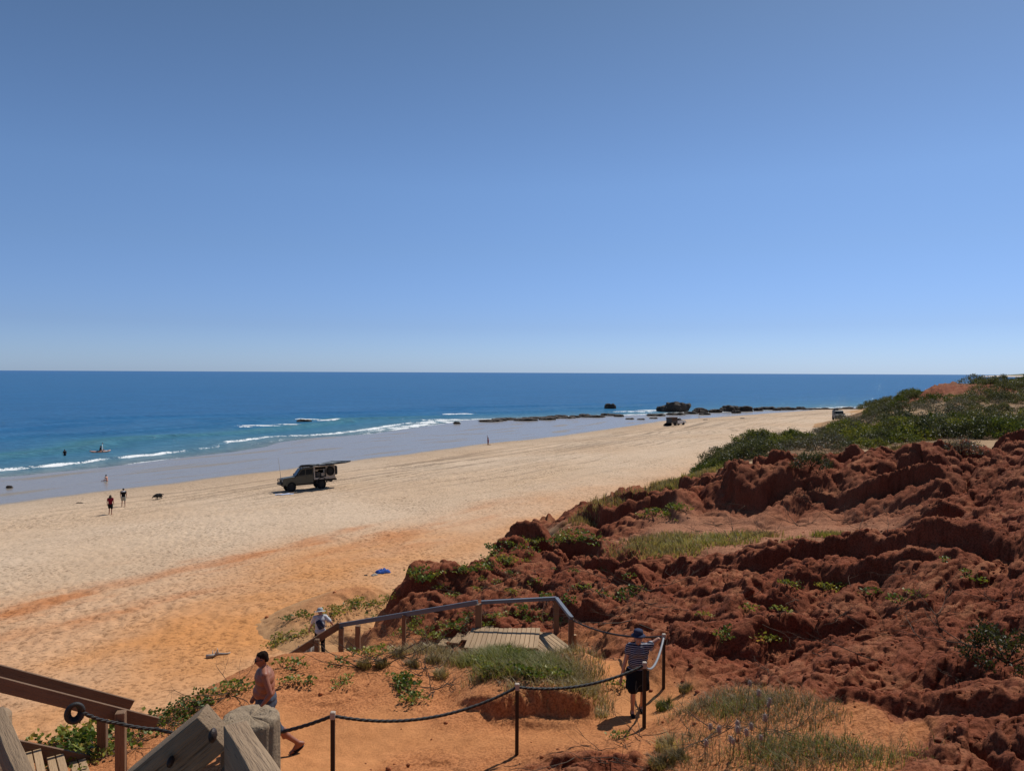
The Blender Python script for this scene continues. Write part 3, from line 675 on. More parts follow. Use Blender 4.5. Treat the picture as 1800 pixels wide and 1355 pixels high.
# ------------------------------------------------------------------ timber landing in the foreground
def V3(x, y, zc): return Vector((x, y, CZ + zc))
def build_landing():
    c = W(440, 1257, 3.4)
    root = empty('landing_railing', (c.x, c.y, c.z - 1.6)); tag(root, 'weathered grey rails meeting at a thick round post, nearest to the viewer', 'railing')
    # round post with a cracked, slightly dished top
    n = 72; prof = [(.132, -1.6), (.131, -.6), (.130, -.03), (.127, -.008), (.118, 0), (.09, .001), (.06, -.002), (.03, -.003), (.004, -.002)]
    vs = []; rnd = random.Random(4)
    cracks = [(rnd.uniform(0, 6.28), rnd.uniform(.02, .05), rnd.uniform(.006, .014)) for _ in range(9)]
    for r, z in prof:
        for k in range(n):
            a = 2 * math.pi * k / n; rr = r * (1 + .02 * math.sin(3 * a + 1) + .012 * math.sin(7 * a)) + .004 * mnoise.noise((math.cos(a) * 6, math.sin(a) * 6, z * 1.2)); zz = z
            for ca, cw, cd in cracks:
                q = abs((a - ca + math.pi) % (2 * math.pi) - math.pi)
                if q < cw + .03 and r > .02: rr -= cd * (1 - q / (cw + .03)) * (.8 if z < -.02 else .3); zz -= cd * 1.3 * (1 - q / (cw + .03)) if z > -.05 else 0
            if z > -.05: zz += .003 * mnoise.noise((math.cos(a) * rr * 40, math.sin(a) * rr * 40, 3))
            vs.append((rr * math.cos(a), rr * math.sin(a), zz))
    mb = MB(); mb.add(vs, [(i * n + k, i * n + (k + 1) % n, (i + 1) * n + (k + 1) % n, (i + 1) * n + k) for i in range(len(prof) - 1) for k in range(n)] + [tuple((len(prof) - 1) * n + k for k in range(n))])
    o = mb.build('post', M['post'], root, True); o.location = (0, 0, 1.6)
    def pl(p, q, w, h): return beam_obj('rail', p, q, w, h, M['wood_grey'], root, .006, 0, .004)
    # handrail of the upper flight, falling to the left
    a = W(372, 1283, 3.24); b = a + Vector((-1.75, -.14, -1.45)); r1 = pl(a + (a - b).normalized() * .03, b, .135, .19); r1.name = 'rail'
    # handrail of the landing, coming towards the viewer
    a2 = W(414, 1312, 3.10); b2 = W(560, 1560, 2.1); r2 = pl(a2, b2, .095, .20)
    # bolts and a dark mortise on the left rail
    for px, py, d, s in ((374, 1292, 3.115, .016), (300, 1338, 3.13, .012), (421, 1368, 2.9, .014)):
        m = MB(); p = W(px, py, d); m.ell(p, (s, .03, s * 1.9), 10, 6); m.build('bolt', M['steel'], root, True, root.location)
    # deck of the landing, unseen below the picture; added to bounce light onto the rails
    for k in range(9): beam_obj('plank', V3(-1.9, .35 + .33 * k, -2.42), V3(1.3, .35 + .33 * k, -2.42), .30, .04, M['wood_deck'], root)
    # lower, support post under the joint
    p = W(399, 1340, 3.18); beam_obj('post', p + Vector((0, .03, -1.5)), p + Vector((0, .03, -.05)), .10, .09, M['wood_grey'], root)
build_landing_later = build_landing

def _postmat():
    t = NT('post_wood'); v = t.vec('Object'); vz = t.vec('Object', (30, 30, 1.5))
    sp = t.n('ShaderNodeSeparateXYZ'); t.put(sp.inputs[0], t.vec('Object')); 
    r = t.math('SQRT', t.math('ADD', t.math('POWER', sp.outputs[0], 2), t.math('POWER', sp.outputs[1], 2)))
    ring = t.math('SINE', t.math('ADD', t.math('MULTIPLY', r, 480), t.math('MULTIPLY', t.noise(11, 4, .65, v), 26)))
    g = t.noise(1, 5, .65, vz); n = t.noise(26, 5, .7, v); top = t.math('GREATER_THAN', sp.outputs[2], -.02)
    side = t.mix(g, (.12, .08, .05), (.34, .245, .155)); side = t.mix(t.ramp(t.noise(2.5, 3, .6, vz), [(.3, (1, 1, 1)), (.42, (0, 0, 0))]), side, t.mix(1, side, (.3, .28, .27), 'MULTIPLY'))
    tp = t.mix(n, (.10, .068, .042), (.46, .345, .23)); tp = t.mix(t.math('MULTIPLY', t.math('GREATER_THAN', ring, .35), .22), tp, t.mix(1, tp, (.4, .38, .36), 'MULTIPLY'))
    tp = t.mix(t.ramp(t.noise(9, 4, .7, v), [(.36, (1, 1, 1)), (.44, (0, 0, 0))]), tp, (.03, .024, .02))
    c = t.mix(top, side, tp)
    b = t.bump(t.math('ADD', n, t.math('MULTIPLY', ring, .03)), .012, .9); b2 = t.bump(g, .012, .7, b)
    t.bsdf(c, .85, 0, .2, b2); return t.m
M['post'] = _postmat()
build_landing()

# ------------------------------------------------------------------ lower flight of stairs at the left edge
E2 = Vector((.8, .6, 0)); N2 = Vector((.6, -.8, 0)); O2 = Vector((-5.81, 10.9, 0))
def st(t, off, z): 
    p = O2 + E2 * t - N2 * off; return Vector((p.x, p.y, CZ + z - .56 * t))
def build_stairs():
    root = empty('beach_stairs', st(0, .6, -6.3)); tag(root, 'brown timber stairs with twin plank handrails at the lower left edge', 'stairs')
    beam_obj('handrail', st(-2.9, 0, -5.10), st(.50, 0, -5.10), .05, .185, M['wood_brown'], root)
    beam_obj('handrail', st(-2.9, 1.2, -5.31), st(.36, 1.2, -5.31), .05, .20, M['wood_brown'], root)
    for t, off, top in ((0, -.10, -5.02), (-.05, 1.28, -5.33), (-2.2, -.10, -5.02), (-2.4, 1.28, -5.33)):
        p = st(t, off, top); g = p.copy(); g.z = min(gz(p.x, p.y) - .3, p.z - 1.2)
        beam_obj('post', g, p, .135, .135, M['wood_brown'], root, .008, R(14))
    for off in (-.02, 1.2): beam_obj('stringer', st(-3, off, -6.42), st(.12, off, -6.42), .05, .26, M['wood_brown'], root)
    for k in range(9):
        t = -.12 - .30 * k; z = -6.39 - .01
        for dt, wd in ((-.058, .105), (.062, .105)):
            c0 = st(t + dt, .02, 0); c1 = st(t + dt, 1.16, 0); zz = CZ + z - .56 * t
            c0.z = zz; c1.z = zz
            beam_obj('tread', c0, c1, wd, .045, M['wood_deck'], root)
    # the short landing rail at the picture's edge
    r2 = empty('landing_post', W(-16, 1400, 5.5)); tag(r2, 'round grey post carrying a level rail at the far left edge', 'railing')
    p = W(-14, 1254, 5.5); MB().lathe([(.125, -2.2), (.125, -.02), (.11, 0), (.01, .004)], 24, p).build('post', M['wood_grey'], r2, True, r2.location)
    beam_obj('rail', W(-6, 1266, 5.35), W(62, 1430, 4.2), .09, .19, M['wood_grey'], r2, .006, 0, .004)
build_stairs()

# ------------------------------------------------------------------ lookout boardwalk and the stairs down to the beach
def build_boardwalk():
    root = empty('boardwalk', W(915, 1122, 21.3)); tag(root, 'timber boardwalk with grey handrail turning down towards the beach', 'boardwalk')
    zt = CZ - 7.72; rnd = random.Random(2)
    x0, x1 = -1.22, .86; n = 15; wd = (x1 - x0) / n
    for k in range(n):
        xa = x0 + wd * (k + .5); dz = rnd.uniform(-.006, .006)
        beam_obj('plank', (xa - .10, 20.55 + rnd.uniform(-.03, .03), zt + dz), (xa + .03, 22.2 + rnd.uniform(-.03, .03), zt + dz), wd - .014, .04, M['wood_deck'], root, .004)
    dx = Vector((.92, .38, 0)); dy = Vector((-.38, .92, 0)); o0 = Vector((.92, 20.25, zt - .055))
    for k in range(7):
        a = o0 + dx * (.135 * k + .07); s = .12 * (k > 4)
        beam_obj('plank', a, a + dy * (1.75 - s * 2), .12, .04, M['wood_deck'], root, .004)
    beam_obj('joist', (-1.25, 20.7, zt - .13), (1.7, 20.7, zt - .13), .05, .18, M['wood_brown'], root)
    beam_obj('joist', (-1.25, 22.0, zt - .13), (1.2, 22.0, zt - .13), .05, .18, M['wood_brown'], root)
    A = W(843, 1060, 22.3); B = W(978, 1053, 22.2); C = W(1004, 1086, 20.7); D = W(597, 1100, 25); E = W(473, 1177, 23.9)
    def post(p, low, s=.14): beam_obj('post', (p.x, p.y, low), (p.x, p.y, p.z - .02), s, s, M['wood_brown'], root, .006)
    post(A + Vector((-.03, .0, 0)), zt - .9, .19); post(B, zt - .9, .16); post(C, zt - .85, .15)
    beam_obj('post', (C.x + .14, C.y + .1, zt - .8), (C.x + .12, C.y + .1, zt + .32), .10, .07, M['wood_deck'], root)
    up = Vector((0, 0, .03))
    beam_obj('handrail', A + up + Vector((.05, 0, 0)), B + up, .10, .10, M['wood_rail'], root); beam_obj('handrail', B + up, C + up + Vector((.01, -.1, 0)), .11, .08, M['wood_rail'], root)
    beam_obj('handrail', A + up - Vector((.06, 0, 0)), D + up, .09, .14, M['wood_rail'], root)
    beam_obj('handrail', D + up, E, .06, .24, M['wood_brown'], root)
    for px, py, d, s in ((710, 1079, 23.6, .12), (629, 1098, 24.3, .15), (600, 1102, 24.9, .16), (557, 1122, 24.5, .15)):
        p = W(px, py, d); post(p, gz(p.x, p.y) - .35, s)
    # descending treads behind the rail
    for k in range(9):
        t = k / 12; p = A.lerp(D, t) + Vector((.05, .35, -1.02 - .35 * t)); beam_obj('tread', p + Vector((-.05, -.45, 0)), p + Vector((.25, .75, 0)), .30, .045, M['wood_deck'], root)
    return A, B, C
RA, RB, RC = build_boardwalk()

# ------------------------------------------------------------------ rope fence along the path
def sag(p, q, s, n=14):
    return [p.lerp(q, i / n) - Vector((0, 0, s * 4 * (i / n) * (1 - i / n))) for i in range(n + 1)]
def rope_mesh(pts, r, name, mat, parent, origin, twist=True):
    """two strands laid round each other along a resampled line"""
    P = [Vector(p) for p in pts]; L = [0]
    for a, b in zip(P, P[1:]): L.append(L[-1] + (b - a).length)
    step = .035; n = max(8, int(L[-1] / step)); out = []
    for i in range(n + 1):
        t = L[-1] * i / n; k = max(j for j in range(len(L)) if L[j] <= t + 1e-9); k = min(k, len(P) - 2)
        out.append(P[k].lerp(P[k + 1], (t - L[k]) / max(1e-9, L[k + 1] - L[k])))
    mb = MB()
    if not twist: mb.tube(out, r, 8)
    else:
        for ph in (0, 2.09, 4.19):
            q = []
            for i, p in enumerate(out):
                d = (out[min(i + 1, n)] - out[max(i - 1, 0)]).normalized(); a = d.cross(Vector((0, 0, 1))).normalized(); b = a.cross(d)
                th = ph + L[-1] * i / n * 2 * math.pi / .28
                q.append(p + (a * math.cos(th) + b * math.sin(th)) * r * .52)
            mb.tube(q, r * .60, 6)
    return mb.build(name, mat, parent, True, origin)
def build_rope():
    tops = []
    LB = ['second dark steel rope post from the left, standing before the grassy mound', 'dark steel rope post in front of the woman in the striped top', 'dark steel rope post at the back, to the right of the woman']
    spec = ((585, 1255, 10.6, 'dark steel rope post nearest to the timber stairs, left of the others'), (909, 1205, 11.7, LB[0]), (1133, 1167, 12.4, LB[1]), (1167, 1117, 14.7, LB[2]))
    for px, py, d, lb in spec:
        p = W(px, py, d); g = gz(p.x, p.y); h = p.z - g
        r = empty('rope_post', (p.x, p.y, g)); tag(r, lb, 'post', 'steel posts carrying the path rope')
        MB().box((0, 0, (h - .06) / 2 - .15), (.058, .058, h + .24), None, .006).build('shaft', M['steel'], r)
        MB().box((0, 0, h - .015), (.072, .072, .11), None, .01).build('cap', M['cap'], r)
        tops.append(Vector((p.x, p.y, g + h - .02)))
    root = empty('path_rope', tops[1] - Vector((0, 0, .1))); tag(root, 'thick black rope strung from the stair rail along the steel posts', 'rope')
    t1, t2, t3, t4 = tops
    pts = sag(W(146, 1252, 10.25), W(207, 1270, 10.72), .03, 6) + sag(W(207, 1270, 10.72), W(275, 1281, 10.95), .02, 5)[1:] + sag(W(275, 1281, 10.95), t1, .22, 16)[1:]
    rope_mesh(pts, .026, 'rope', M['rope'], root, root.location)
    for a, b, s in ((t1, t2, .26), (t2, t3, .16)): rope_mesh(sag(a, b, s), .023, 'rope', M['rope'], root, root.location)
    rope_mesh(sag(t3 + Vector((.03, 0, -.05)), t4, .22), .022, 'hose_sleeve', M['rope_grey'], root, root.location, False)
    rope_mesh(sag(t4, RC + Vector((.05, 0, -.06)), .16), .022, 'rope', M['rope'], root, root.location)
    # looped end round the stair rail
    c = W(130, 1249, 10.2); mb = MB()
    for k in range(3):
        pp = [c + E2 * (.07 + .015 * k) * math.cos(a) + N2 * (.03 + .03 * k) + Vector((0, 0, (.10 + .012 * k) * math.sin(a))) for a in [2 * math.pi * i / 22 for i in range(23)]]
        mb.tube(pp, .032, 6)
    mb.build('rope_loop', M['rope'], root, True, root.location)
    return t3, t4
TOP3, TOP4 = build_rope()

# ------------------------------------------------------------------ people
def ik(a, b, l1, l2, hint):
    """knee or elbow between a and b, bent towards hint"""
    a, b = Vector(a), Vector(b); d = b - a; L = min(d.length, (l1 + l2) * .999); u = d.normalized()
    x = (l1 * l1 - l2 * l2 + L * L) / (2 * L); h = math.sqrt(max(0, l1 * l1 - x * x)); v = Vector(hint); v = (v - u * v.dot(u)).normalized()
    return a + u * x + v * h
def hand(mb, wrist, d, palm_n, s=1.0, curl=.5):
    d = Vector(d).normalized(); n = Vector(palm_n); n = (n - d * n.dot(d)).normalized(); a = d.cross(n)
    w = Vector(wrist); k = w + d * .085 * s
    mb.cap(w, k, .026 * s, .034 * s); mb.cap(w + a * .015 * s, k + a * .02 * s, .020 * s, .021 * s); mb.cap(w - a * .015 * s, k - a * .02 * s, .020 * s, .021 * s)
    for i, (o, l) in enumerate(((-.030, .066), (-.010, .078), (.010, .074), (.029, .058))):
        b = k + a * o * s + d * .008 * s; m = b + (d * math.cos(curl) + n * math.sin(curl)) * l * .5 * s; e = m + (d * math.cos(curl * 2.1) + n * math.sin(curl * 2.1)) * l * .5 * s
        mb.cap(b, m, .0095 * s, .0088 * s, 8); mb.cap(m, e, .0088 * s, .0075 * s, 8)
    b = w - a * .022 * s + d * .025 * s; m = b - a * .022 * s + d * .035 * s + n * .02 * s; mb.cap(b, m, .013 * s, .011 * s, 8); mb.cap(m, m + d * .028 * s + n * .012 * s, .011 * s, .009 * s, 8)
def foot(mb, ankle, d, s=1.0, pitch=0.0):
    d = Vector(d); d.z = 0; d.normalize(); a = Vector((-d.y, d.x, 0)); dd = d * math.cos(pitch) - Vector((0, 0, 1)) * math.sin(pitch); up = Vector((0, 0, 1)) * math.cos(pitch) + d * math.sin(pitch)
    k = Vector(ankle); heel = k - dd * .045 * s - up * .045 * s; ball = k + dd * .13 * s - up * .052 * s
    mb.cap(k, heel, .038 * s, .033 * s); mb.cap(heel, ball, .032 * s, .026 * s); mb.cap(k + dd * .02 * s, ball, .036 * s, .028 * s)
    mb.cap(ball + a * .022 * s, ball + dd * .05 * s + a * .024 * s, .022 * s, .016 * s); mb.cap(ball - a * .02 * s, ball + dd * .06 * s - a * .02 * s, .024 * s, .017 * s)
    return heel, ball, dd, up
def head(mb, c, f, up, s=1.0):
    """skull, jaw, nose, brow, ears; c is the middle of the head"""
    f = Vector(f).normalized(); up = Vector(up); up = (up - f * up.dot(f)).normalized(); r = f.cross(up)
    rot = Matrix((r, f, up)).transposed(); P = lambda x, y, z: c + (r * x + f * y + up * z) * s
    mb.ell(P(0, -.012, .035), (.076 * s, .094 * s, .086 * s), 14, 10, rot); mb.ell(P(0, .015, -.03), (.062 * s, .076 * s, .085 * s), 14, 10, rot)
    mb.ell(P(0, .045, -.075), (.036 * s, .036 * s, .034 * s), 10, 8, rot)
    mb.cap(P(0, .085, .012), P(0, .108, -.025), .011 * s, .016 * s); mb.cap(P(-.035, .078, .028), P(.035, .078, .028), .014 * s, .014 * s)
    mb.cap(P(-.02, .083, -.055), P(.02, .083, -.055), .009 * s, .009 * s)
    for sx in (-1, 1): mb.ell(P(sx * .076, -.005, -.008), (.011 * s, .022 * s, .034 * s), 8, 6, rot); mb.ell(P(sx * .034, .062, -.02), (.022 * s, .02 * s, .022 * s), 8, 6, rot)
    return P, rot
class Fig:
    """a posed figure: local x = right, y = forward, z up, origin between the feet"""
    def __init__(s, H=1.75, girth=1.0, lean=0.0, headf=(0, 1, 0), hand_l=None, hand_r=None, foot_l=(-.1, 0, .08), foot_r=(.1, 0, .08), pl=0.0, pr=0.0, drop=0.0, sh=.19, bust=0.0):
        k = H / 1.75; s.k = k; s.g = girth
        hip = Vector((0, 0, .93 * k - drop)); s.hip = hip
        ln = Vector((0, math.sin(lean), math.cos(lean))); s.ln = ln
        s.waist = hip + ln * .16 * k; s.chest = hip + ln * .40 * k; s.neck = hip + ln * .545 * k
        s.hf = Vector(headf).normalized(); s.headc = s.neck + ln * .085 * k + Vector((0, s.hf.y * .03, .055 * k))
        s.sl = s.neck + Vector((-sh * k, 0, -.045 * k)); s.sr = s.neck + Vector((sh * k, 0, -.045 * k))
        s.hl = hip + Vector((-.095 * k * girth, 0, -.02)); s.hr = hip + Vector((.095 * k * girth, 0, -.02))
        s.fl, s.fr = Vector(foot_l), Vector(foot_r); s.pl, s.pr = pl, pr
        s.kl = ik(s.hl, s.fl, .43 * k, .43 * k, (0, 1, 0)); s.kr = ik(s.hr, s.fr, .43 * k, .43 * k, (0, 1, 0))
        s.wl = Vector(hand_l) if hand_l else s.sl + Vector((-.07, .04, -.52 * k)); s.wr = Vector(hand_r) if hand_r else s.sr + Vector((.07, .04, -.52 * k))
        s.el = ik(s.sl, s.wl, .295 * k, .26 * k, (-.35, -1, 0)); s.er = ik(s.sr, s.wr, .295 * k, .26 * k, (.35, -1, 0)); s.bust = bust
    def torso(s, mb, e=0.0, lo=0.0):
        k, g = s.k, s.g
        def sl(p, rx, ry, rz): mb.ell(p, ((rx * g + e) * k, (ry * g + e) * k, (rz + e) * k), 14, 10)
        sl(s.hip, .165, .115, .12); sl(s.waist, .152, .112, .13); sl(s.hip.lerp(s.chest, .7), .165, .115, .14); sl(s.chest, .178, .118, .14); sl(s.chest + s.ln * .06 * k, .165, .10, .10)
        if g > 1.08: sl(s.waist + Vector((0, .035, .02)), .14, .12, .14)
        mb.cap(s.sl.lerp(s.sr, .12), s.sr.lerp(s.sl, .12), (.060 + e) * k, (.060 + e) * k)
        for a in (s.sl, s.sr): mb.cap(a, a.lerp(s.neck, .7) + s.ln * .005, (.058 + e) * k, (.055 + e) * k)
        if s.bust:
            for sx in (-1, 1): mb.ell(s.chest + Vector((sx * .07, .085, -.01)) * k, ((.07 + e) * k,) * 3, 10, 8)
    def arm(s, mb, a, b, c, e=0.0, t=1.0):
        k = s.k * (.9 + .1 * s.g); mb.cap(a, b, (.050 + e) * k * t, (.040 + e) * k); mb.cap(b, c, (.040 + e) * k, (.027 + e) * k); mb.cap(a.lerp(b, .25), a.lerp(b, .6), (.047 + e) * k, (.045 + e) * k)
        m = b.lerp(c, .3); mb.cap(b, m, (.041 + e) * k, (.039 + e) * k)
    def leg(s, mb, a, b, c, e=0.0, upto=1.0):
        k = s.k; g = .85 + .15 * s.g
        mb.cap(a, b, (.088 * g + e) * k, (.056 + e) * k)
        if upto >= 1: mb.cap(b, c, (.054 + e) * k, (.036 + e) * k); m = b.lerp(c, .3) + Vector((0, -.012, 0)); mb.cap(b.lerp(c, .1), b.lerp(c, .5) + Vector((0, -.01, 0)), .052 * k + e, .047 * k + e); mb.ell(b.lerp(c, .28) + Vector((0, -.018, 0)), (.052 * k, .055 * k, .10 * k), 8, 6)
    def body(s, root, mat, voxel, hands=True):
        mb = MB(); s.torso(mb); k = s.k
        mb.cap(s.neck - s.ln * .03, s.headc + Vector((0, -.01, -.04)), .058 * k, .052 * k)
        s.P, s.rot = head(mb, s.headc, s.hf, (0, -s.hf.z * .8, 1), k)
        for a, b, c, sx in ((s.sl, s.el, s.wl, -1), (s.sr, s.er, s.wr, 1)):
            s.arm(mb, a, b, c)
            if hands: hand(mb, c, (c - b).normalized() + Vector((0, 0, -.15)), (-sx, .35, 0), k, .45)
            else: mb.cap(c, c + (c - b).normalized() * .12 * k, .032 * k, .026 * k)
        s.feet = []
        for a, b, c, p in ((s.hl, s.kl, s.fl, s.pl), (s.hr, s.kr, s.fr, s.pr)):
            s.leg(mb, a, b, c); s.feet.append(foot(mb, c, (0, 1, 0), k, p))
        return fuse(mb, 'body', mat, root, voxel, 4)
def place(root, loc, face):
    """face: world direction the figure looks in"""
    root.location = loc; root.rotation_euler.z = math.atan2(-face[0], face[1])

def man_shirtless():
    r = empty('person', (0, 0, 0)); tag(r, 'bare-chested person in sunglasses and patterned shorts walking behind the round post', 'person')
    f = Fig(1.80, 1.34, .06, (.06, 1, -.22), hand_l=(-.34, .12, .93), hand_r=(.34, .14, .9), foot_l=(-.10, -.50, .17), foot_r=(.09, .22, .085), pl=.55, pr=0, drop=.07, sh=.20)
    f.body(r, M['skin'], .0085)
    P, rot = f.P, f.rot
    h = MB(); h.ell(P(0, -.024, .046), (.080, .095, .084), 16, 12, rot); h.ell(P(0, -.07, .0), (.072, .042, .07), 12, 8, rot)
    for k in range(26):
        a = k * 2.4; h.ell(P(.05 * math.cos(a), -.02 + .062 * math.sin(a), .088 - .012 * (k % 3)), .026, 6, 5)
    fuse(h, 'hair', M['hair'], r, .008, 2, cut=[(P(0, .055, .0), rot @ Vector((0, 1, -.62))), (P(0, 0, -.05), rot @ Vector((0, 0, -1)))])
    g = MB()
    for sx in (-1, 1): g.ell(P(sx * .034, .092, .012), (.029, .013, .021), 10, 8, rot); g.tube([P(sx * .062, .088, .018), P(sx * .078, .03, .02), P(sx * .080, -.01, .012)], .005, 6)
    g.cap(P(-.012, .1, .016), P(.012, .1, .016), .005, .005); g.build('sunglasses', M['black'], r, True)
    n = MB(); nc = f.neck + Vector((0, 0, .02)); n.tube([nc + Vector((.075 * math.sin(a), .02 + .085 * math.cos(a), .01 - .055 * (1 + math.cos(a)) * .9)) for a in [2 * math.pi * i / 20 for i in range(21)]], .004, 6)
    n.cap(nc + Vector((0, .115, -.10)), nc + Vector((0, .125, -.15)), .007, .010); n.build('necklace', M['black'], r, True)
    s = MB(); e = .016
    s.ell(f.hip, (.235, .175, .14), 14, 10); s.ell(f.hip + Vector((0, 0, .08)), (.225, .172, .11), 14, 8)
    for a, b, c in ((f.hl, f.kl, f.fl), (f.hr, f.kr, f.fr)): s.cap(a, a.lerp(b, 1.0), .115, .092); s.cap(b, b.lerp(c, .16), .092, .088)
    fuse(s, 'shorts', M['denim'], r, .011, 3, cut=[(f.hip + Vector((0, 0, .15)), (0, 0, 1)), (f.kl.lerp(f.fl, .15), f.fl - f.kl), ] )
    for hl, ball, dd, up in f.feet:
        m = MB(); a = dd.cross(up); c = hl.lerp(ball, .62) - up * .042; rt = Matrix((a, dd, up)).transposed()
        m.ell(c + dd * .035, (.058, .155, .017), 16, 6, rt)
        o = m.build('flip_flop', M['black'], r, True); st_ = MB(); q = ball + dd * .03 + up * .012
        st_.tube([q, q - dd * .05 + a * .045 - up * .01, q - dd * .10 + a * .05 - up * .035], .008, 6); st_.tube([q, q - dd * .05 - a * .045 - up * .01, q - dd * .10 - a * .05 - up * .035], .008, 6); st_.build('strap', M['rubber'], o, True)
    p = W(468, 1345, 11.95); place(r, (p.x, p.y, gz(p.x, p.y)), (-.93, -.36))
man_shirtless()

def woman():
    r = empty('person', (0, 0, 0)); tag(r, 'person in navy hat, striped top and black skirt looking down while holding the rope', 'person')
    p = W(1120, 1262, 13.75); loc = Vector((p.x, p.y, gz(p.x, p.y))); face = (-.06, -1)
    place(r, loc, face); bpy.context.view_layer.update()
    inv = (Matrix.Translation(loc) @ Matrix.Rotation(r.rotation_euler.z, 4, 'Z')).inverted()
    grip = inv @ TOP3.lerp(TOP4, .62); hl = grip + Vector((.05, -.10, -.03))
    f = Fig(1.60, 1.20, .12, (.05, .965, -.22), hand_l=tuple(hl), hand_r=(.31, .10, .70), foot_l=(-.09, -.12, .085), foot_r=(.11, .20, .12), pl=0, pr=-.1, drop=.03, sh=.175, bust=1)
    f.wl = f.sl + (hl - f.sl).normalized() * min((hl - f.sl).length, .53); f.el = ik(f.sl, f.wl, .27, .27, (-.6, -.2, .35))
    f.body(r, M['skin2'], .0095)
    t = MB(); f.torso(t, .02)
    for a, b in ((f.sl, f.el), (f.sr, f.er)): t.cap(a, a.lerp(b, .34), .072, .068)
    t.ell(f.hip + Vector((0, 0, -.04)), (.215, .165, .16), 14, 10)
    fuse(t, 'top', M['stripes'], r, .012, 3, cut=[(f.neck + Vector((0, .02, .035)), (0, .55, 1)), (f.hip - Vector((0, 0, .12)), (0, 0, -1))])
    s = MB(); s.ell(f.hip, (.205, .155, .12), 14, 10)
    for a, b in ((f.hl, f.kl), (f.hr, f.kr)): s.cap(a, a.lerp(b, .85), .118, .105)
    s.lathe([(.175, .05), (.205, -.08), (.22, -.2), (.228, -.36)], 20, f.hip + Vector((0, .03, 0)), (1, .78))
    fuse(s, 'skirt', M['blackcloth'], r, .013, 3, cut=[(f.hip + Vector((0, 0, -.33)), (0, 0, -1)), (f.hip + Vector((0, 0, .04)), (0, 0, 1))])
    h = MB(); P, rot = f.P, f.rot; prof = [(.088, .0), (.090, .03), (.088, .06), (.078, .088), (.05, .102), (.004, .106)]
    h.lathe(prof, 20); br = MB(); br.lathe([(.088, .015), (.110, .004), (.136, -.014), (.134, -.022), (.108, -.006), (.085, .004)], 24)
    hm = MB()
    for src in (h, br): hm.add([P(0, -.032, .072) + rot @ (Matrix.Rotation(R(14), 3, 'X') @ Vector((v.x, v.y * 1.12, v.z))) for v in src.v], src.f)
    o = hm.build('hat', M['navy'], r, True)
    hr = MB(); hr.ell(P(0, -.05, -.02), (.082, .06, .095), 12, 8, rot); hr.build('hair', M['hair_brown'], r, True)
    for hl_, ball, dd, up in f.feet:
        m = MB(); m.cap(hl_, ball + dd * .04, .043, .036); m.cap(hl_ + up * .03, hl_.lerp(ball, .45) + up * .02, .042, .038); m.cap(ball - dd * .02, ball + dd * .05, .042, .033); fuse(m, 'shoe', M['blackcloth'], r, .011, 2)
woman()

def man_hat():
    r = empty('person', (0, 0, 0)); tag(r, 'person in wide grey hat and dark sling bag going down the beach stairs', 'person')
    p = W(563, 1156, 25.7); loc = Vector((p.x, p.y, CZ - (1156 - 653.5) / F * 25.7)); place(r, loc, (-.35, .94))
    f = Fig(1.68, 1.05, .10, (-.1, 1, -.25), hand_l=(-.34, .30, .86), hand_r=(.47, -.02, .98), foot_l=(-.10, .16, .0), foot_r=(.10, -.05, .09), drop=.02)
    f.body(r, M['skin2'], .012)
    t = MB(); f.torso(t, .022)
    for a, b in ((f.sl, f.el), (f.sr, f.er)): t.cap(a, a.lerp(b, .75), .072, .068)
    t.ell(f.hip, (.20, .15, .14), 12, 8)
    fuse(t, 'shirt', M['shirt'], r, .014, 3, cut=[(f.neck + Vector((0, 0, .03)), (0, 0, 1)), (f.hip - Vector((0, 0, .06)), (0, 0, -1))])
    s = MB(); s.ell(f.hip - Vector((0, 0, .03)), (.185, .14, .12), 12, 8)
    for a, b, c in ((f.hl, f.kl, f.fl), (f.hr, f.kr, f.fr)): s.cap(a, b, .105, .08); s.cap(b, b.lerp(c, .9), .078, .068)
    fuse(s, 'trousers', M['blackcloth'], r, .014, 3)
    h = MB(); P, rot = f.P, f.rot
    for pr in ([(.09, -.02), (.098, .03), (.092, .075), (.06, .10), (.004, .104)], [(.088, .0), (.13, -.012), (.185, -.03), (.20, -.022), (.196, -.034), (.13, -.024), (.085, -.014)]):
        q = MB().lathe(pr, 22); h.add([P(0, -.015, .045) + rot @ Vector((v.x, v.y * 1.12, v.z)) for v in q.v], q.f)
    h.build('hat', M['hatgrey'], r, True)
    b = MB(); b.box(f.chest + Vector((-.02, -.17, -.10)), (.22, .10, .34), Matrix.Rotation(R(-24), 3, 'Y'), .035)
    fuse(b, 'sling_bag', M['navy'], r, .014, 4)
    q = MB(); q.tube([f.chest + Vector((-.13, -.10, .19)), f.chest + Vector((-.05, -.155, .10)), f.chest + Vector((.10, -.17, -.10)), f.chest + Vector((.20, -.08, -.24))], .02, 8); q.build('strap', M['shirt'], r, True)
man_hat()

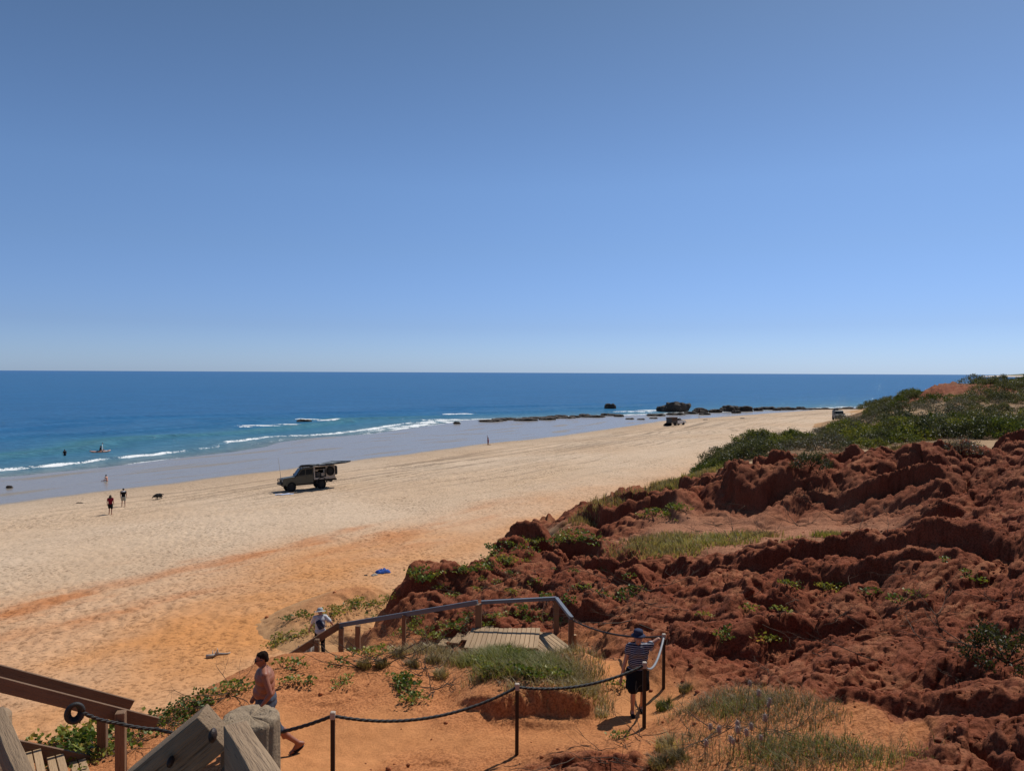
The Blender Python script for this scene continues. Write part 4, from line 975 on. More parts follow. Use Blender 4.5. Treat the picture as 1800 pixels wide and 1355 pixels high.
def simple_person(name_label, px, py, d, H, face, torso, legs, hairmat, skinmat='skin', longhair=False, short=.75, hand_l=None, hand_r=None, pose=None, sleeves=.4, cat='person', vox=.02):
    r = empty('person', (0, 0, 0)); tag(r, name_label, cat)
    p = W(px, py, d) if d > 100 else G(px, py); place(r, (p.x, p.y, p.z), face)
    kw = dict(foot_l=(-.12, .10, .08), foot_r=(.11, -.12, .08)); kw.update(pose or {})
    f = Fig(H, 1.05, .06, (0, 1, -.2), hand_l=hand_l, hand_r=hand_r, **kw); f.body(r, M[skinmat], vox, False)
    if torso:
        t = MB(); f.torso(t, .02); t.ell(f.hip, (.19, .14, .13), 12, 8)
        for a, b in ((f.sl, f.el), (f.sr, f.er)): t.cap(a, a.lerp(b, sleeves), .068, .064)
        fuse(t, 'shirt', M[torso], r, vox, 2, cut=[(f.neck + Vector((0, 0, .03)), (0, 0, 1))])
    if legs:
        s = MB(); s.ell(f.hip - Vector((0, 0, .03)), (.195, .15, .13), 12, 8)
        for a, b in ((f.hl, f.kl), (f.hr, f.kr)): s.cap(a, a.lerp(b, short), .11, .095)
        fuse(s, 'shorts', M[legs], r, vox, 2)
    h = MB(); P, rot = f.P, f.rot; h.ell(P(0, -.03, .045), (.088, .10, .09), 12, 8, rot)
    if longhair:
        h.ell(P(0, -.07, -.06), (.11, .07, .15), 12, 8, rot); h.ell(P(.05, -.05, -.14), (.09, .06, .10), 10, 8, rot)
    h.build('hair', M[hairmat], r, True)
    return r, f
r_, f_ = simple_person('person in dark red shirt and black shorts with long hair, standing on the sand', 194, 905, 62.5, 1.66, (-.25, .97), 'red', 'blackcloth', 'hair_brown', longhair=True)
r_, f_ = simple_person('person in black top, cap and pale shorts walking towards the water', 217, 890, 66, 1.66, (-.4, .92), 'blackcloth', 'olive', 'black', pose=dict(foot_l=(-.13, .0, .08), foot_r=(.13, -.14, .08)))
c_ = MB(); c_.ell(f_.neck + Vector((0, -.03, -.03)), (.2, .12, .07), 12, 8); c_.build('shoulder_yoke', M['shirt'], r_, True)
simple_person('person standing waist-deep in the sea, left of the kayak', 114, 805, 112, 1.75, (-.9, .4), 'blackcloth', 'blackcloth', 'hair', hand_l=(-.3, .15, .95), hand_r=(.3, .15, .95), vox=.03)
bpy.data.objects[[o.name for o in COL.objects if o.get('label', '').startswith('person standing waist')][0]].location.z = SEA - .78
simple_person('tiny dark figure standing beside the far reef rocks', 1229, 728, 225, 1.7, (0, 1), 'blackcloth', 'blackcloth', 'hair', vox=.03)

def sitting(label, loc, face, torso, H, arms_up=False, kneel=False, legs='skin'):
    r = empty('person', (0, 0, 0)); tag(r, label, 'person'); place(r, loc, face)
    if kneel:
        f = Fig(H, 1.0, .03, (0, 1, .1), foot_l=(-.1, -.38, .05), foot_r=(.1, -.38, .05), drop=.45 * H / 1.75, hand_l=(-.09, .16, 1.56) if arms_up else (-.2, .3, .5), hand_r=(.05, .12, 1.60) if arms_up else (.2, .3, .5))
        f.kl = Vector((-.12, .04, .07)); f.kr = Vector((.12, .04, .07)); f.pl = f.pr = 1.2
    else:
        f = Fig(H, .95, .25, (0, 1, -.2), foot_l=(-.12, .62, .06), foot_r=(.14, .58, .06), drop=.80 * H / 1.75, hand_l=(-.3, .1, .05), hand_r=(.28, .2, .08))
    f.body(r, M['skin2' if not kneel else 'skin'], .022, False)
    if torso: t = MB(); f.torso(t, .02); fuse(t, 'swimsuit', M[torso], r, .022, 2, cut=[(f.neck - Vector((0, 0, .02)), (0, 0, 1))])
    h = MB(); h.ell(f.P(0, -.03, .045), (.088, .10, .09), 12, 8, f.rot); h.build('hair', M['hair'], r, True)
p_ = W(188, 847, 85); sitting('small person sitting in the shallow wash at the edge of the wet sand', (p_.x, p_.y, beach_h(np.array([p_.x]), np.array([p_.y]))[0]), (-.9, .3), 'pink', 1.35)
p_ = G(858, 782); sitting('person in dark red swimwear kneeling alone on the beach', p_, (-.9, .3), 'red', 1.72, True, True)

def kayak():
    p = W(176, 796, 117); p.z = SEA + .08; ax = Vector((.86, .5, 0)).normalized(); rz = math.atan2(ax.y, ax.x)
    r = empty('kayak', p, rz); tag(r, 'orange and white kayak afloat off the beach', 'kayak')
    n = 12; vs = []; m = 10
    for i in range(n + 1):
        t = i / n; x = -1.45 + 2.9 * t; wd = .36 * math.sin(math.pi * min(max(t, .02), .98)) ** .6; dp = .20 * math.sin(math.pi * min(max(t, .03), .97)) ** .5; rk = .14 * (2 * t - 1) ** 4
        for k in range(m): a = 2 * math.pi * k / m; vs.append((x, wd * math.cos(a), rk + (dp if math.sin(a) < 0 else .13) * math.sin(a)))
    MB().add(vs, [(i * m + k, i * m + (k + 1) % m, (i + 1) * m + (k + 1) % m, (i + 1) * m + k) for i in range(n) for k in range(m)] + [tuple(range(m)), tuple(n * m + k for k in range(m))]).build('hull', M['pink'], r, True)
    MB().ell((-.1, 0, .12), (.42, .24, .07), 14, 6).build('cockpit', M['black'], r, True)
    MB().ell((.75, 0, .10), (.5, .2, .07), 12, 6).build('deck', M['white'], r, True)
    q = empty('person', p + Vector((0, 0, .06)), rz - math.pi / 2); tag(q, 'paddler in black and white sitting in the kayak', 'person')
    f = Fig(1.7, 1.0, .12, (0, 1, -.1), foot_l=(-.1, .75, .08), foot_r=(.1, .75, .08), drop=.78, hand_l=(-.35, .38, .62), hand_r=(.30, .42, .40))
    f.body(q, M['skin'], .025, False); t = MB(); f.torso(t, .02)
    for a, b in ((f.sl, f.el), (f.sr, f.er)): t.cap(a, a.lerp(b, .9), .068, .06)
    fuse(t, 'shirt', M['blackcloth'], q, .025, 2, cut=[(f.neck, (0, 0, 1))]); h = MB(); h.ell(f.P(0, -.01, .05), (.10, .115, .085), 12, 8); h.build('hat', M['black'], q, True)
    g = empty('paddle', p + Vector((0, 0, .5)), rz); tag(g, 'dark paddle held up by the kayaker', 'paddle')
    a, b = Vector((.3, -.75, -.25)), Vector((.36, .95, .62)); MB().tube([a, b], .022, 8).build('shaft', M['white'], g)
    for e_, s_ in ((a, -1), (b, 1)): MB().ell(e_ + (b - a).normalized() * .16 * s_, (.24, .10, .03), 10, 6, frame(b - a)).build('blade', M['black'], g, True)
kayak()

def dog():
    p = G(278, 878); r = empty('dog', p); tag(r, 'shaggy black dog sniffing the sand to the right of the two walkers', 'dog'); r.rotation_euler.z = R(248)
    m = MB(); z = .42
    m.ell((-.14, 0, z), (.26, .15, .17), 12, 8); m.ell((.12, 0, z + .01), (.22, .15, .18), 12, 8); m.cap((.25, 0, z + .06), (.46, 0, z - .02), .11, .09)
    m.ell((.52, 0, z - .05), (.12, .085, .085), 10, 8); m.cap((.58, 0, z - .08), (.70, 0, z - .14), .055, .04)
    for sy in (-1, 1): m.cap((.47, sy * .08, z + .01), (.45, sy * .11, z - .10), .035, .022)
    m.cap((-.38, 0, z + .06), (-.58, 0, z + .02), .045, .03); m.cap((-.58, 0, z + .02), (-.70, 0, z - .08), .04, .02)
    for sy in (-1, 1):
        m.cap((.16, sy * .09, z - .05), (.15, sy * .09, .20), .075, .036); m.cap((.15, sy * .09, .20), (.17, sy * .09, .03), .034, .028); m.cap((.17, sy * .09, .025), (.22, sy * .09, .02), .03, .022)
        m.cap((-.26, sy * .09, z - .02), (-.20, sy * .10, .24), .10, .055); m.cap((-.20, sy * .10, .24), (-.34, sy * .10, .16), .046, .032); m.cap((-.34, sy * .10, .16), (-.30, sy * .10, .03), .03, .027); m.cap((-.30, sy * .10, .025), (-.25, sy * .10, .02), .03, .022)
    rnd = random.Random(3)
    for _ in range(60):
        x = rnd.uniform(-.4, .35); y = rnd.choice((-1, 1)) * rnd.uniform(.08, .15); m.cap((x, y, z - rnd.uniform(0, .1)), (x - .04, y * 1.1, z - rnd.uniform(.13, .22)), .03, .012, 6)
    fuse(m, 'body', M['fur'], r, .016, 2)
dog()
# ------------------------------------------------------------------ vehicles
def wheel(parent, x, y, r=.41, w=.27, name='wheel', rot=None):
    o = empty(name, (x, y, r)); o.parent = parent
    if rot: o.rotation_euler = rot
    t = MB(); prof = [(r * .60, -w / 2), (r * .93, -w / 2), (r, -w * .36), (r, w * .36), (r * .93, w / 2), (r * .60, w / 2)]
    n = 28; vs = [Vector((a * math.cos(2 * math.pi * k / n), b, a * math.sin(2 * math.pi * k / n))) for a, b in prof for k in range(n)]; m = len(prof)
    t.add(vs, [(i * n + k, i * n + (k + 1) % n, ((i + 1) % m) * n + (k + 1) % n, ((i + 1) % m) * n + k) for i in range(m) for k in range(n)]); t.build('tyre', M['rubber'], o)
    q = MB()
    for s in (-1, 1):
        q.tube([(0, s * w * .1, 0), (0, s * w * .28, 0)], r * .6, 20); q.tube([(0, s * w * .28, 0), (0, s * w * .42, 0)], r * .16, 10)
        for k in range(6): a = k * math.pi / 3; q.box((r * .38 * math.cos(a), s * w * .33, r * .38 * math.sin(a)), (r * .42, .04, r * .13), Matrix.Rotation(-a, 3, 'Y'))
    q.build('rim', M['black'], o)
    return o
def ground_vehicle(r, base, fwd, L=1.5, wd=.75):
    """rest a vehicle on the slope of the sand"""
    f = Vector((fwd[0], fwd[1], 0)).normalized(); l = Vector((-f.y, f.x, 0))
    b0 = lambda v: float(beach_h(np.array([v.x]), np.array([v.y]), False)[0])
    pf = base + f * L; pb = base - f * L; pl = base + l * wd; pr = base - l * wd
    for q in (pf, pb, pl, pr): q.z = b0(q)
    X = (pf - pb).normalized(); Y = (pl - pr); Y = (Y - X * Y.dot(X)).normalized(); Z = X.cross(Y)
    r.rotation_euler = Matrix((X, Y, Z)).transposed().to_euler(); r.location = (base.x, base.y, (pf.z + pb.z) / 2 - .03)
def cab(r, paint, hood=True):
    """bonnet and double cab of a boxy four wheel drive; x forward, front axle at 1.6"""
    b = MB()
    b.prism([(-.75, .52), (2.45, .52), (2.5, .75), (2.46, 1.10), (2.35, 1.17), (1.18, 1.24), (.98, 1.28), (-.75, 1.28)], -.86, .86)
    b.prism([(-.75, 1.27), (1.04, 1.27), (.46, 1.90), (.36, 1.95), (-.72, 1.95), (-.75, 1.92)], -.78, .78)
    o = b.build('body', paint, r); bmm = bmesh.new(); bmm.from_mesh(o.data); bmesh.ops.bevel(bmm, geom=[e for e in bmm.edges if len(e.link_faces) == 2 and e.calc_face_angle(0) > .3], offset=.035, segments=2, affect='EDGES'); bmm.to_mesh(o.data); bmm.free()
    for y in (-1, 1):
        s = .792 * y
        MB().prism([(.10, 1.34), (.86, 1.34), (.42, 1.82), (.10, 1.84)], s - .006, s + .006).build('window', M['glass'], r)
        MB().prism([(-.68, 1.34), (.03, 1.34), (.03, 1.84), (-.68, 1.84)], s - .006, s + .006).build('window', M['glass'], r)
        for xw in (1.6,):
            a = MB(); pts = [(xw + .56 * math.cos(t), .44 + .56 * math.sin(t)) for t in [math.pi * k / 10 for k in range(11)]]; inn = [(xw + .47 * math.cos(t), .44 + .47 * math.sin(t)) for t in [math.pi * k / 10 for k in range(11)]]
            a.prism(pts + inn[::-1], .84 * y - .10, .84 * y + .10); a.build('wheel_arch', paint, r)
        h = MB(); h.lathe([(.09, -.03), (.1, 0), (.09, .03)], 14); q = MB().add([Vector((2.47 + v.z, .60 * y + v.x, .95 + v.y)) for v in h.v], h.f); q.build('headlight', M['lamp'], r, True)
        m = MB(); m.box((.90, .96 * y, 1.36), (.08, .14, .19), None, .02); m.tube([(.93, .78 * y, 1.30), (.91, .93 * y, 1.32)], .018, 6); m.build('side_mirror', M['black'], r)
        MB().box((.0, .872 * y, 1.08), (.14, .02, .035)).build('door_handle', M['black'], r)
        MB().box((-.9, .80 * y, .42), (1.4, .12, .06), None, .02).build('side_step', M['black'], r)
    w_ = MB(); a, b_ = Vector((1.03, 0, 1.30)), Vector((.49, 0, 1.88)); w_.beam(a, b_, 1.44, .03); w_.build('windscreen', M['glass'], r)
    MB().box((2.49, 0, .93), (.04, .86, .26), None, .01).build('grille', M['black'], r)
    bb = MB(); bb.box((2.62, 0, .66), (.20, 1.72, .24), None, .04)
    for y in (-.42, .42): bb.tube([(2.66, y, .7), (2.68, y, 1.12)], .03, 8)
    bb.tube([(2.60, -.78, .75), (2.66, -.74, 1.0), (2.68, -.42, 1.14), (2.68, .42, 1.14), (2.66, .74, 1.0), (2.60, .78, .75)], .03, 8); bb.build('bull_bar', M['black'], r)
    MB().box((.4, 0, .46), (3.9, 1.0, .18)).build('chassis', M['black'], r)

def main_wagon():
    r = empty('four_wheel_drive', (0, 0, 0)); tag(r, 'khaki four wheel drive with open canopy and awning out, parked on the pale sand', 'four wheel drive')
    base = G(536, 860); fwd = (-.86, -.51); ground_vehicle(r, base, fwd); r.scale = (.95, .95, 1.08)
    off = empty('x', (0, 0, 0)); bpy.data.objects.remove(off)
    cab(r, M['beige'])
    sn = MB(); sn.tube([(1.25, .90, 1.15), (1.05, .90, 1.35), (.62, .86, 1.86), (.60, .86, 2.05)], .045, 8); sn.box((.63, .86, 2.08), (.12, .12, .12), None, .02); sn.build('snorkel', M['black'], r)
    for x, y in ((1.6, .76), (1.6, -.76), (-1.62, .76), (-1.62, -.76)): wheel(r, x, y, .47, .30)
    # canopy: open side, ribs, ends; the inside is seen
    zb, zt = .98, 2.02
    c = MB(); c.box((-1.95, 0, .93), (2.3, 1.84, .08)); c.box((-1.95, 0, zt), (2.3, 1.84, .05)); c.box((-.82, 0, 1.48), (.05, 1.84, 1.05)); c.box((-3.08, 0, 1.48), (.05, 1.84, 1.05)); c.box((-1.95, -.90, 1.48), (2.3, .04, 1.05)); c.box((-2.60, .90, 1.48), (1.0, .05, 1.05)); c.box((-.88, .90, 1.48), (.10, .05, 1.05))
    c.build('canopy', M['frame'], r)
    MB().box((-1.5, .88, 1.98), (1.25, .09, .08)).build('canopy_trim', M['frame'], r)
    d = MB(); d.box((-1.95, -.80, 1.48), (2.2, .04, .98)); d.box((-1.95, 0, 1.0), (2.2, 1.6, .06)); d.build('liner', M['interior'], r)
    f = MB(); f.box((-1.35, .35, 1.25), (.5, .6, .45), None, .03); f.build('fridge', M['greycar'], r)
    f = MB(); f.box((-1.85, .45, 1.2), (.36, .5, .34), None, .03); f.box((-1.2, .4, 1.62), (.35, .4, .14), None, .03); f.build('storage_box', M['frame'], r)
    f = MB(); f.tube([(-2.02, .55, 1.05), (-2.02, .55, 1.75)], .10, 12); f.build('gas_bottle', M['silver'], r)
    MB().box((-1.5, .2, 1.70), (1.2, 1.1, .03)).build('shelf', M['frame'], r)
    # spare wheel on the canopy side, ladder, rear box
    wheel(r, -2.55, 1.06, .44, .25, 'spare_wheel').location.z = 1.5
    l = MB()
    for x in (-3.02, -2.86 - .02): l.tube([(x, .98, 1.0), (x, .98, 2.05)], .018, 6)
    for k in range(6): l.tube([(-3.02, .98, 1.08 + .18 * k), (-2.88, .98, 1.08 + .18 * k)], .014, 6)
    l.build('ladder', M['frame'], r)
    MB().box((-3.28, 0, 1.50), (.34, 1.6, .85), None, .10).build('rear_box', M['black'], r)
    t = MB(); t.box((-1.75, .90, .86), (1.9, .07, .13)); t.box((-2.75, .90, .86), (.75, .09, .16), None, .02); t.build('tray_side', M['frame'], r)
    g = MB()
    for xw in (-1.62,):
        pts = [(xw + .60 * math.cos(a), .44 + .54 * math.sin(a)) for a in [math.pi * k / 10 for k in range(11)]]; inn = [(xw + .50 * math.cos(a), .44 + .46 * math.sin(a)) for a in [math.pi * k / 10 for k in range(11)]]
        for y in (.84,): g.prism(pts + inn[::-1], y - .1, y + .1)
    g.build('mudguard', M['black'], r)
    u = MB(); u.box((-2.1, 0, .72), (2.3, 1.2, .3)); u.tube([(-2.7, .7, .6), (-2.7, -.7, .6)], .18, 12); u.box((-3.2, 0, .66), (.2, 1.7, .16), None, .03); u.build('underbody', M['black'], r)
    rk = MB()
    for y in (-.7, 0, .7): rk.beam((.45, y, 2.06), (-3.0, y, 2.10), .04, .04)
    for x in (.4, -.5, -1.4, -2.3, -3.0): rk.beam((x, -.78, 2.06), (x, .78, 2.06), .04, .04)
    for x in (.3, -.6): 
        for y in (-.72, .72): rk.beam((x, y, 1.93), (x, y, 2.06), .04, .04)
    rk.box((-.3, 0, 2.13), (1.2, 1.2, .12), None, .03); rk.build('roof_rack', M['black'], r)
    # fan awning swung out over the side and the back
    hub = Vector((-1.5, .92, 2.22)); tips = [Vector((.55, 1.15, 2.24)), Vector((-.8, 2.0, 2.21)), Vector((-2.4, 2.3, 2.20)), Vector((-4.0, 1.9, 2.21)), Vector((-4.9, .9, 2.24)), Vector((-3.4, -.9, 2.26))]
    a = MB(); vs = [hub + Vector((0, 0, .05))] + tips + [hub + Vector((0, 0, .02))] + [t_ - Vector((0, 0, .025)) for t_ in tips]; k = len(tips)
    a.add(vs, [(0, i + 1, i + 2) for i in range(k - 1)] + [(k + 1, k + 3 + i, k + 2 + i) for i in range(k - 1)] + [(i + 1, k + 2 + i, k + 3 + i, i + 2) for i in range(k - 1)]); ao = a.build('awning', M['canvas'], r)
    for t_ in tips: MB().beam(hub, t_ + Vector((0, 0, .02)), .07, .09).build('arm', M['black'], ao)
    for t_, u_ in zip(tips, tips[1:]): MB().beam(t_, u_, .05, .10).build('edge_band', M['black'], ao)
    MB().beam((.55, .98, 2.2), (-2.0, .98, 2.16), .17, .14).build('awning_bag', M['black'], r)
    an = MB(); an.tube([(2.62, .55, .95), (2.62, .55, 1.5)], .03, 8); an.tube([(2.62, .55, 1.5), (2.80, .55, 3.15)], [.026, .012], 6); an.build('antenna', M['frame'], r)
    # things set down in the shade beside it
    q = G(510, 862); c = empty('camp_chair', q + Vector((.1, -.3, 0)), R(30)); c.location.z = gz(c.location.x, c.location.y); tag(c, 'dark folding chair beside the khaki four wheel drive', 'chair')
    s = MB(); s.box((0, 0, .40), (.5, .48, .05), None, .02); s.build('seat', M['blackcloth'], c); s = MB(); s.box((0, .24, .72), (.5, .05, .58), Matrix.Rotation(R(-12), 3, 'X'), .02); s.build('backrest', M['blackcloth'], c)
    for x in (-.24, .24):
        for y in (-.2, .2): MB().tube([(x, y, 0), (x * .9, -y * .6, .55)], .014, 6).build('leg', M['steel'], c)
        MB().box((x * 1.1, 0, .60), (.06, .45, .03)).build('armrest', M['black'], c)
    p0 = G(500, 869); mm = MB(); N = 9; vs = []
    d1 = Vector((.95, .3, 0)); d2 = Vector((-.4, .9, 0))
    for i in range(N):
        for j in range(N):
            v = p0 + d1 * (i / (N - 1) - .5) * 1.7 + d2 * (j / (N - 1) - .5) * .8; v.z = gz(v.x, v.y) + .05 + .03 * mnoise.noise((i * .9, j * .9, 2)); vs.append(v)
    mm.add(vs + [v - Vector((0, 0, .03)) for v in vs], [(i * N + j, (i + 1) * N + j, (i + 1) * N + j + 1, i * N + j + 1) for i in range(N - 1) for j in range(N - 1)] + [(N * N + i * N + j, N * N + i * N + j + 1, N * N + (i + 1) * N + j + 1, N * N + (i + 1) * N + j) for i in range(N - 1) for j in range(N - 1)])
    tag(mm.build('ground_mat', M['mat'], None, True, p0), 'pale blue mat on the sand in front of the khaki four wheel drive', 'mat')
main_wagon()
for _o in COL.objects:
    if _o.parent and _o.parent.get('label', '').startswith('khaki') and not _o.name.startswith('wheel') or _o.name.startswith('wheel_arch') and _o.parent.get('label', '').startswith('khaki'): _o.location.z += .15

def far_ute():
    r = empty('utility_truck', (0, 0, 0)); tag(r, 'white-cabbed ute with a dark brown canopy far along the beach', 'ute')
    ground_vehicle(r, W(1190, 742, 176), (.80, .62)); r.scale = (.92,) * 3
    cab(r, M['white'])
    for x, y in ((1.6, .76), (1.6, -.76), (-1.62, .76), (-1.62, -.76)): wheel(r, x, y)
    MB().box((-1.95, 0, 1.5), (2.3, 1.86, 1.15), None, .06).build('canopy', M['greycar'], r)
    MB().box((-1.95, 0, 2.12), (2.5, 2.0, .14), None, .05).build('canopy_roof', M['canvas_brown'], r)
    MB().box((-1.95, -.95, 1.7), (2.0, .05, .55), None, .02).build('side_hatch', M['canvas_brown'], r)
    MB().box((-1.95, 0, .85), (2.4, 1.8, .16)).build('tray', M['greycar'], r)
    q = W(1173, 742.5, 175); m = MB(); m.ell((0, 0, .3), (.75, .45, .36), 12, 8); m.ell((.5, .1, .35), (.5, .4, .5), 12, 8); m.ell((-.4, 0, .15), (.6, .5, .2), 12, 8); o = fuse(m, 'gear_heap', M['blackcloth'], None, .06, 2); o.location = (q.x, q.y, gz(q.x, q.y)); tag(o, 'dark heap of gear on the sand behind the white-cabbed ute', 'gear')
far_ute()
def far_suv():
    r = empty('four_wheel_drive', (0, 0, 0)); tag(r, 'dark four wheel drive with roof load half hidden behind grey dune scrub', 'four wheel drive')
    b = W(1474, 738.5, 164); ground_vehicle(r, b, (-.22, -.97)); r.location.z = gz(b.x, b.y) - .05; r.scale = (1.12,) * 3
    cab(r, M['greycar'])
    for x, y in ((1.6, .76), (1.6, -.76), (-1.3, .76), (-1.3, -.76)): wheel(r, x, y)
    m = MB(); m.prism([(-.74, .52), (-2.15, .58), (-2.2, 1.28), (-2.05, 1.93), (-.74, 1.95)], -.80, .80); m.build('rear_body', M['greycar'], r)
    MB().box((1.25, 0, 1.27), (.9, 1.5, .04), None, .01).build('bonnet_panel', M['silver'], r)
    k = MB(); k.box((-.7, -.35, 2.14), (1.3, .7, .32), None, .08); k.build('roof_bag', M['blackcloth'], r)
    k = MB()
    for x in (.2, -.7, -1.6): k.beam((x, -.75, 2.0), (x, .75, 2.0), .05, .05)
    for y in (-.75, .75): k.beam((.3, y, 2.0), (-1.7, y, 2.0), .04, .04)
    k.build('roof_rack', M['black'], r)
far_suv()

# ------------------------------------------------------------------ reef rocks
def rock_mesh(seed, flat):
    bmm = bmesh.new(); bmesh.ops.create_icosphere(bmm, subdivisions=4, radius=1.0); o = Vector((seed * 7.1, seed * 3.3, 1))
    for v in bmm.verts:
        c = v.co.copy(); n = c.normalized()
        k = 1 + .35 * mnoise.fractal(c * 1.1 + o, .9, 2.1, 4) + .12 * mnoise.noise(c * 5 + o)
        z = c.z * k; z = min(z, .55 + .22 * mnoise.noise(Vector((c.x * 2.2, c.y * 2.2, seed)))) if flat else z
        v.co = Vector((c.x * k, c.y * k, z))
    me = bpy.data.meshes.new('rock'); bmm.to_mesh(me); bmm.free(); me.materials.append(M['rock']); return me
ROCKS = [rock_mesh(k, True) for k in range(4)] + [rock_mesh(k + 9, False) for k in range(3)]
def rock(px, py, wpx, hpx, lb, grp=None, k=0, depth=None, zc=-12.9, deep=.45):
    hy = 653.5 + (px - 900) * .0044; d = -zc * F / (py - hy); p = W(px, py, d)
    o = link('reef_rock', ROCKS[k % len(ROCKS)]); sx = wpx * d / F / 2; sz = hpx * d / F
    o.scale = (sx / 1.05, (depth or sx * .7), sz / (.62 if k % 7 < 4 else 1.35)); o.location = (p.x, p.y + (depth or sx * .7) * .7, p.z + sz * .12); o.rotation_euler.z = random.uniform(-.25, .25); tag(o, lb, 'rock', grp); return o
random.seed(12)
rock(1189, 723, 50, 14, 'big black flat-topped sea rock, the largest off the beach', k=0); rock(1164, 722, 17, 7, 'low black rock at the left foot of the big flat-topped sea rock', k=1)
rock(1073, 717, 20, 6.5, 'lone small black rock in the sea, left of the big flat-topped rock', k=2)
rock(1234, 724, 30, 8, 'rounded black rock next to the big flat-topped sea rock on its right', k=4)
for px, py, w_, h_ in ((1283, 722, 36, 8), (1310, 722, 28, 7)): rock(px, py, w_, h_, 'black humped rock in the row right of the big sea rock', 'humped rocks in the row off the point', random.randint(0, 3))
for px, py, w_, h_ in ((1258, 724, 24, 4), (1296, 726, 16, 4), (1335, 721, 18, 4), (1215, 727, 24, 3), (1190, 729, 30, 3), (1155, 731, 30, 3), (1240, 729, 20, 3)): rock(px, py, w_, h_, 'low dark rock at the foot of the row of sea rocks', 'low rocks round the sea rocks', random.randint(0, 3))
for k in range(14): rock(1350 + k * 14.5 + random.uniform(-4, 4), 720 + random.uniform(-1, .6), random.uniform(14, 26), random.uniform(2.0, 4), 'thin dark rock in the line along the far water edge', 'rocks in a line along the far water edge', random.randint(0, 3))
for k in range(21):
    t = k / 20; px = 866 + 222 * t + random.uniform(-8, 8); py = 740 - 9 * t + random.uniform(-3, 1.5)
    rock(px, py, random.uniform(14, 46), random.uniform(1.1, 3.0), 'flat dark slab of the low reef awash at the water edge', 'slabs of the low reef at the water edge', random.randint(0, 3))
for px, py in ((1108, 737), (1128, 738), (1150, 736)): rock(px, py, 14, 2, 'small dark patch of rock between the low reef and the big sea rock', 'small rock patches on the wet sand', 1)
rock(803, 744, 13, 3.2, 'small dark rock at the foam edge left of the low reef', k=5); rock(532, 741, 26, 3, 'dark rock awash under a breaking wave', k=2, zc=-13.0)
rock(15, 857, 11, 4, 'small brown rock lying in the wash at the left edge', k=5, zc=-12.75)
for px, py in ((1305, 735.5), (1240, 738)):
    p = G(px, py); o = link('seaweed_clump', ROCKS[5]); o.scale = (.6, .5, .16); o.location = p; tag(o, 'dark clump of seaweed lying on the far sand', 'seaweed', 'seaweed clumps on the far sand')
p = G(140, 884); o = link('seaweed_clump', ROCKS[4]); o.scale = (.35, .14, .07); o.location = p; tag(o, 'thin brown clump of seaweed near the wet sand at left', 'seaweed')

# ------------------------------------------------------------------ small things lying about
def crumple(name, px, py, L, wd, h, mat, lb, cat, seed, rz=.3):
    p = G(px, py); N = 16; vs = []; f = []
    for i in range(N):
        for j in range(N):
            u, v = i / (N - 1) - .5, j / (N - 1) - .5; e = max(0, 1 - (2 * abs(u)) ** 4) * max(0, 1 - (2 * abs(v)) ** 4)
            q = Vector((u * L + .1 * L * mnoise.noise((v * 4, seed, u)), v * wd + .15 * wd * mnoise.noise((u * 4, v, seed)), .012 + h * e * (.45 + .9 * abs(mnoise.noise((u * 4.5, v * 4.5, seed * 3.1))))))
            vs.append(q)
    f = [(i * N + j, (i + 1) * N + j, (i + 1) * N + j + 1, i * N + j + 1) for i in range(N - 1) for j in range(N - 1)]
    o = MB().add(vs, f).build(name, mat, None, True); o.location = p; o.rotation_euler.z = rz; tag(o, lb, cat); return o
crumple('beach_towel', 673, 1006, .72, .5, .2, M['blue'], 'crumpled blue towel lying on the sand', 'towel', 3)
crumple('cloth_bag', 658, 1011, .36, .2, .1, M['driftwood'], 'small grey bag beside the blue towel', 'bag', 8, .7)
crumple('dropped_sandal', 643, 1011.5, .2, .09, .05, M['black'], 'dark sandal lying left of the blue towel', 'sandal', 5, .1)
def driftwood(px, py, L, r, lb, seed, mat='driftwood', kids=5, name='driftwood', rz=0.0, rise=.12):
    p = G(px, py); o = empty(name, p, rz); o.name = name; tag(o, lb, 'driftwood'); rnd = random.Random(seed)
    pts = [Vector((L * (t - .5), .12 * L * mnoise.noise((t * 3, seed, 1)), r * .6 + rise * L * abs(mnoise.noise((t * 2.4, seed, 6))))) for t in [k / 8 for k in range(9)]]
    MB().tube(pts, [r * (1.15 - .75 * k / 8) * (1 + .25 * mnoise.noise((k * .9, seed, 3))) for k in range(9)], 9).build('trunk', M[mat], o, True)
    for k in range(kids):
        a = pts[rnd.randint(2, 7)]; d = Vector((rnd.uniform(-.4, .9), rnd.uniform(-1, 1), rnd.uniform(.1, .8))).normalized() * L * rnd.uniform(.15, .35)
        MB().tube([a, a + d * .5 + Vector((0, 0, .02)), a + d], [r * .42, r * .28, r * .1], 6).build('branch', M[mat], o, True)
driftwood(384, 1152, .85, .06, 'bleached broken stick lying alone on the orange sand', 4, rz=.45)
def stump():
    p = G(537, 1160, 18); p.z += .02; o = empty('tree_stump', p); tag(o, 'bleached gnarled stump under the handrail by the stairs', 'stump')
    m = MB(); m.tube([(0, 0, -.25), (0, 0, .15), (.06, .04, .5)], [.34, .28, .20], 14); rnd = random.Random(6)
    for k in range(9): a = k * .7; m.tube([(.22 * math.cos(a), .22 * math.sin(a), .1), (.30 * math.cos(a), .30 * math.sin(a), .35), (.26 * math.cos(a + .4), .26 * math.sin(a + .4), .62 * rnd.uniform(.7, 1.1))], [.08, .06, .02], 7)
    fuse(m, 'wood', M['driftwood'], o, .025, 1)
stump()

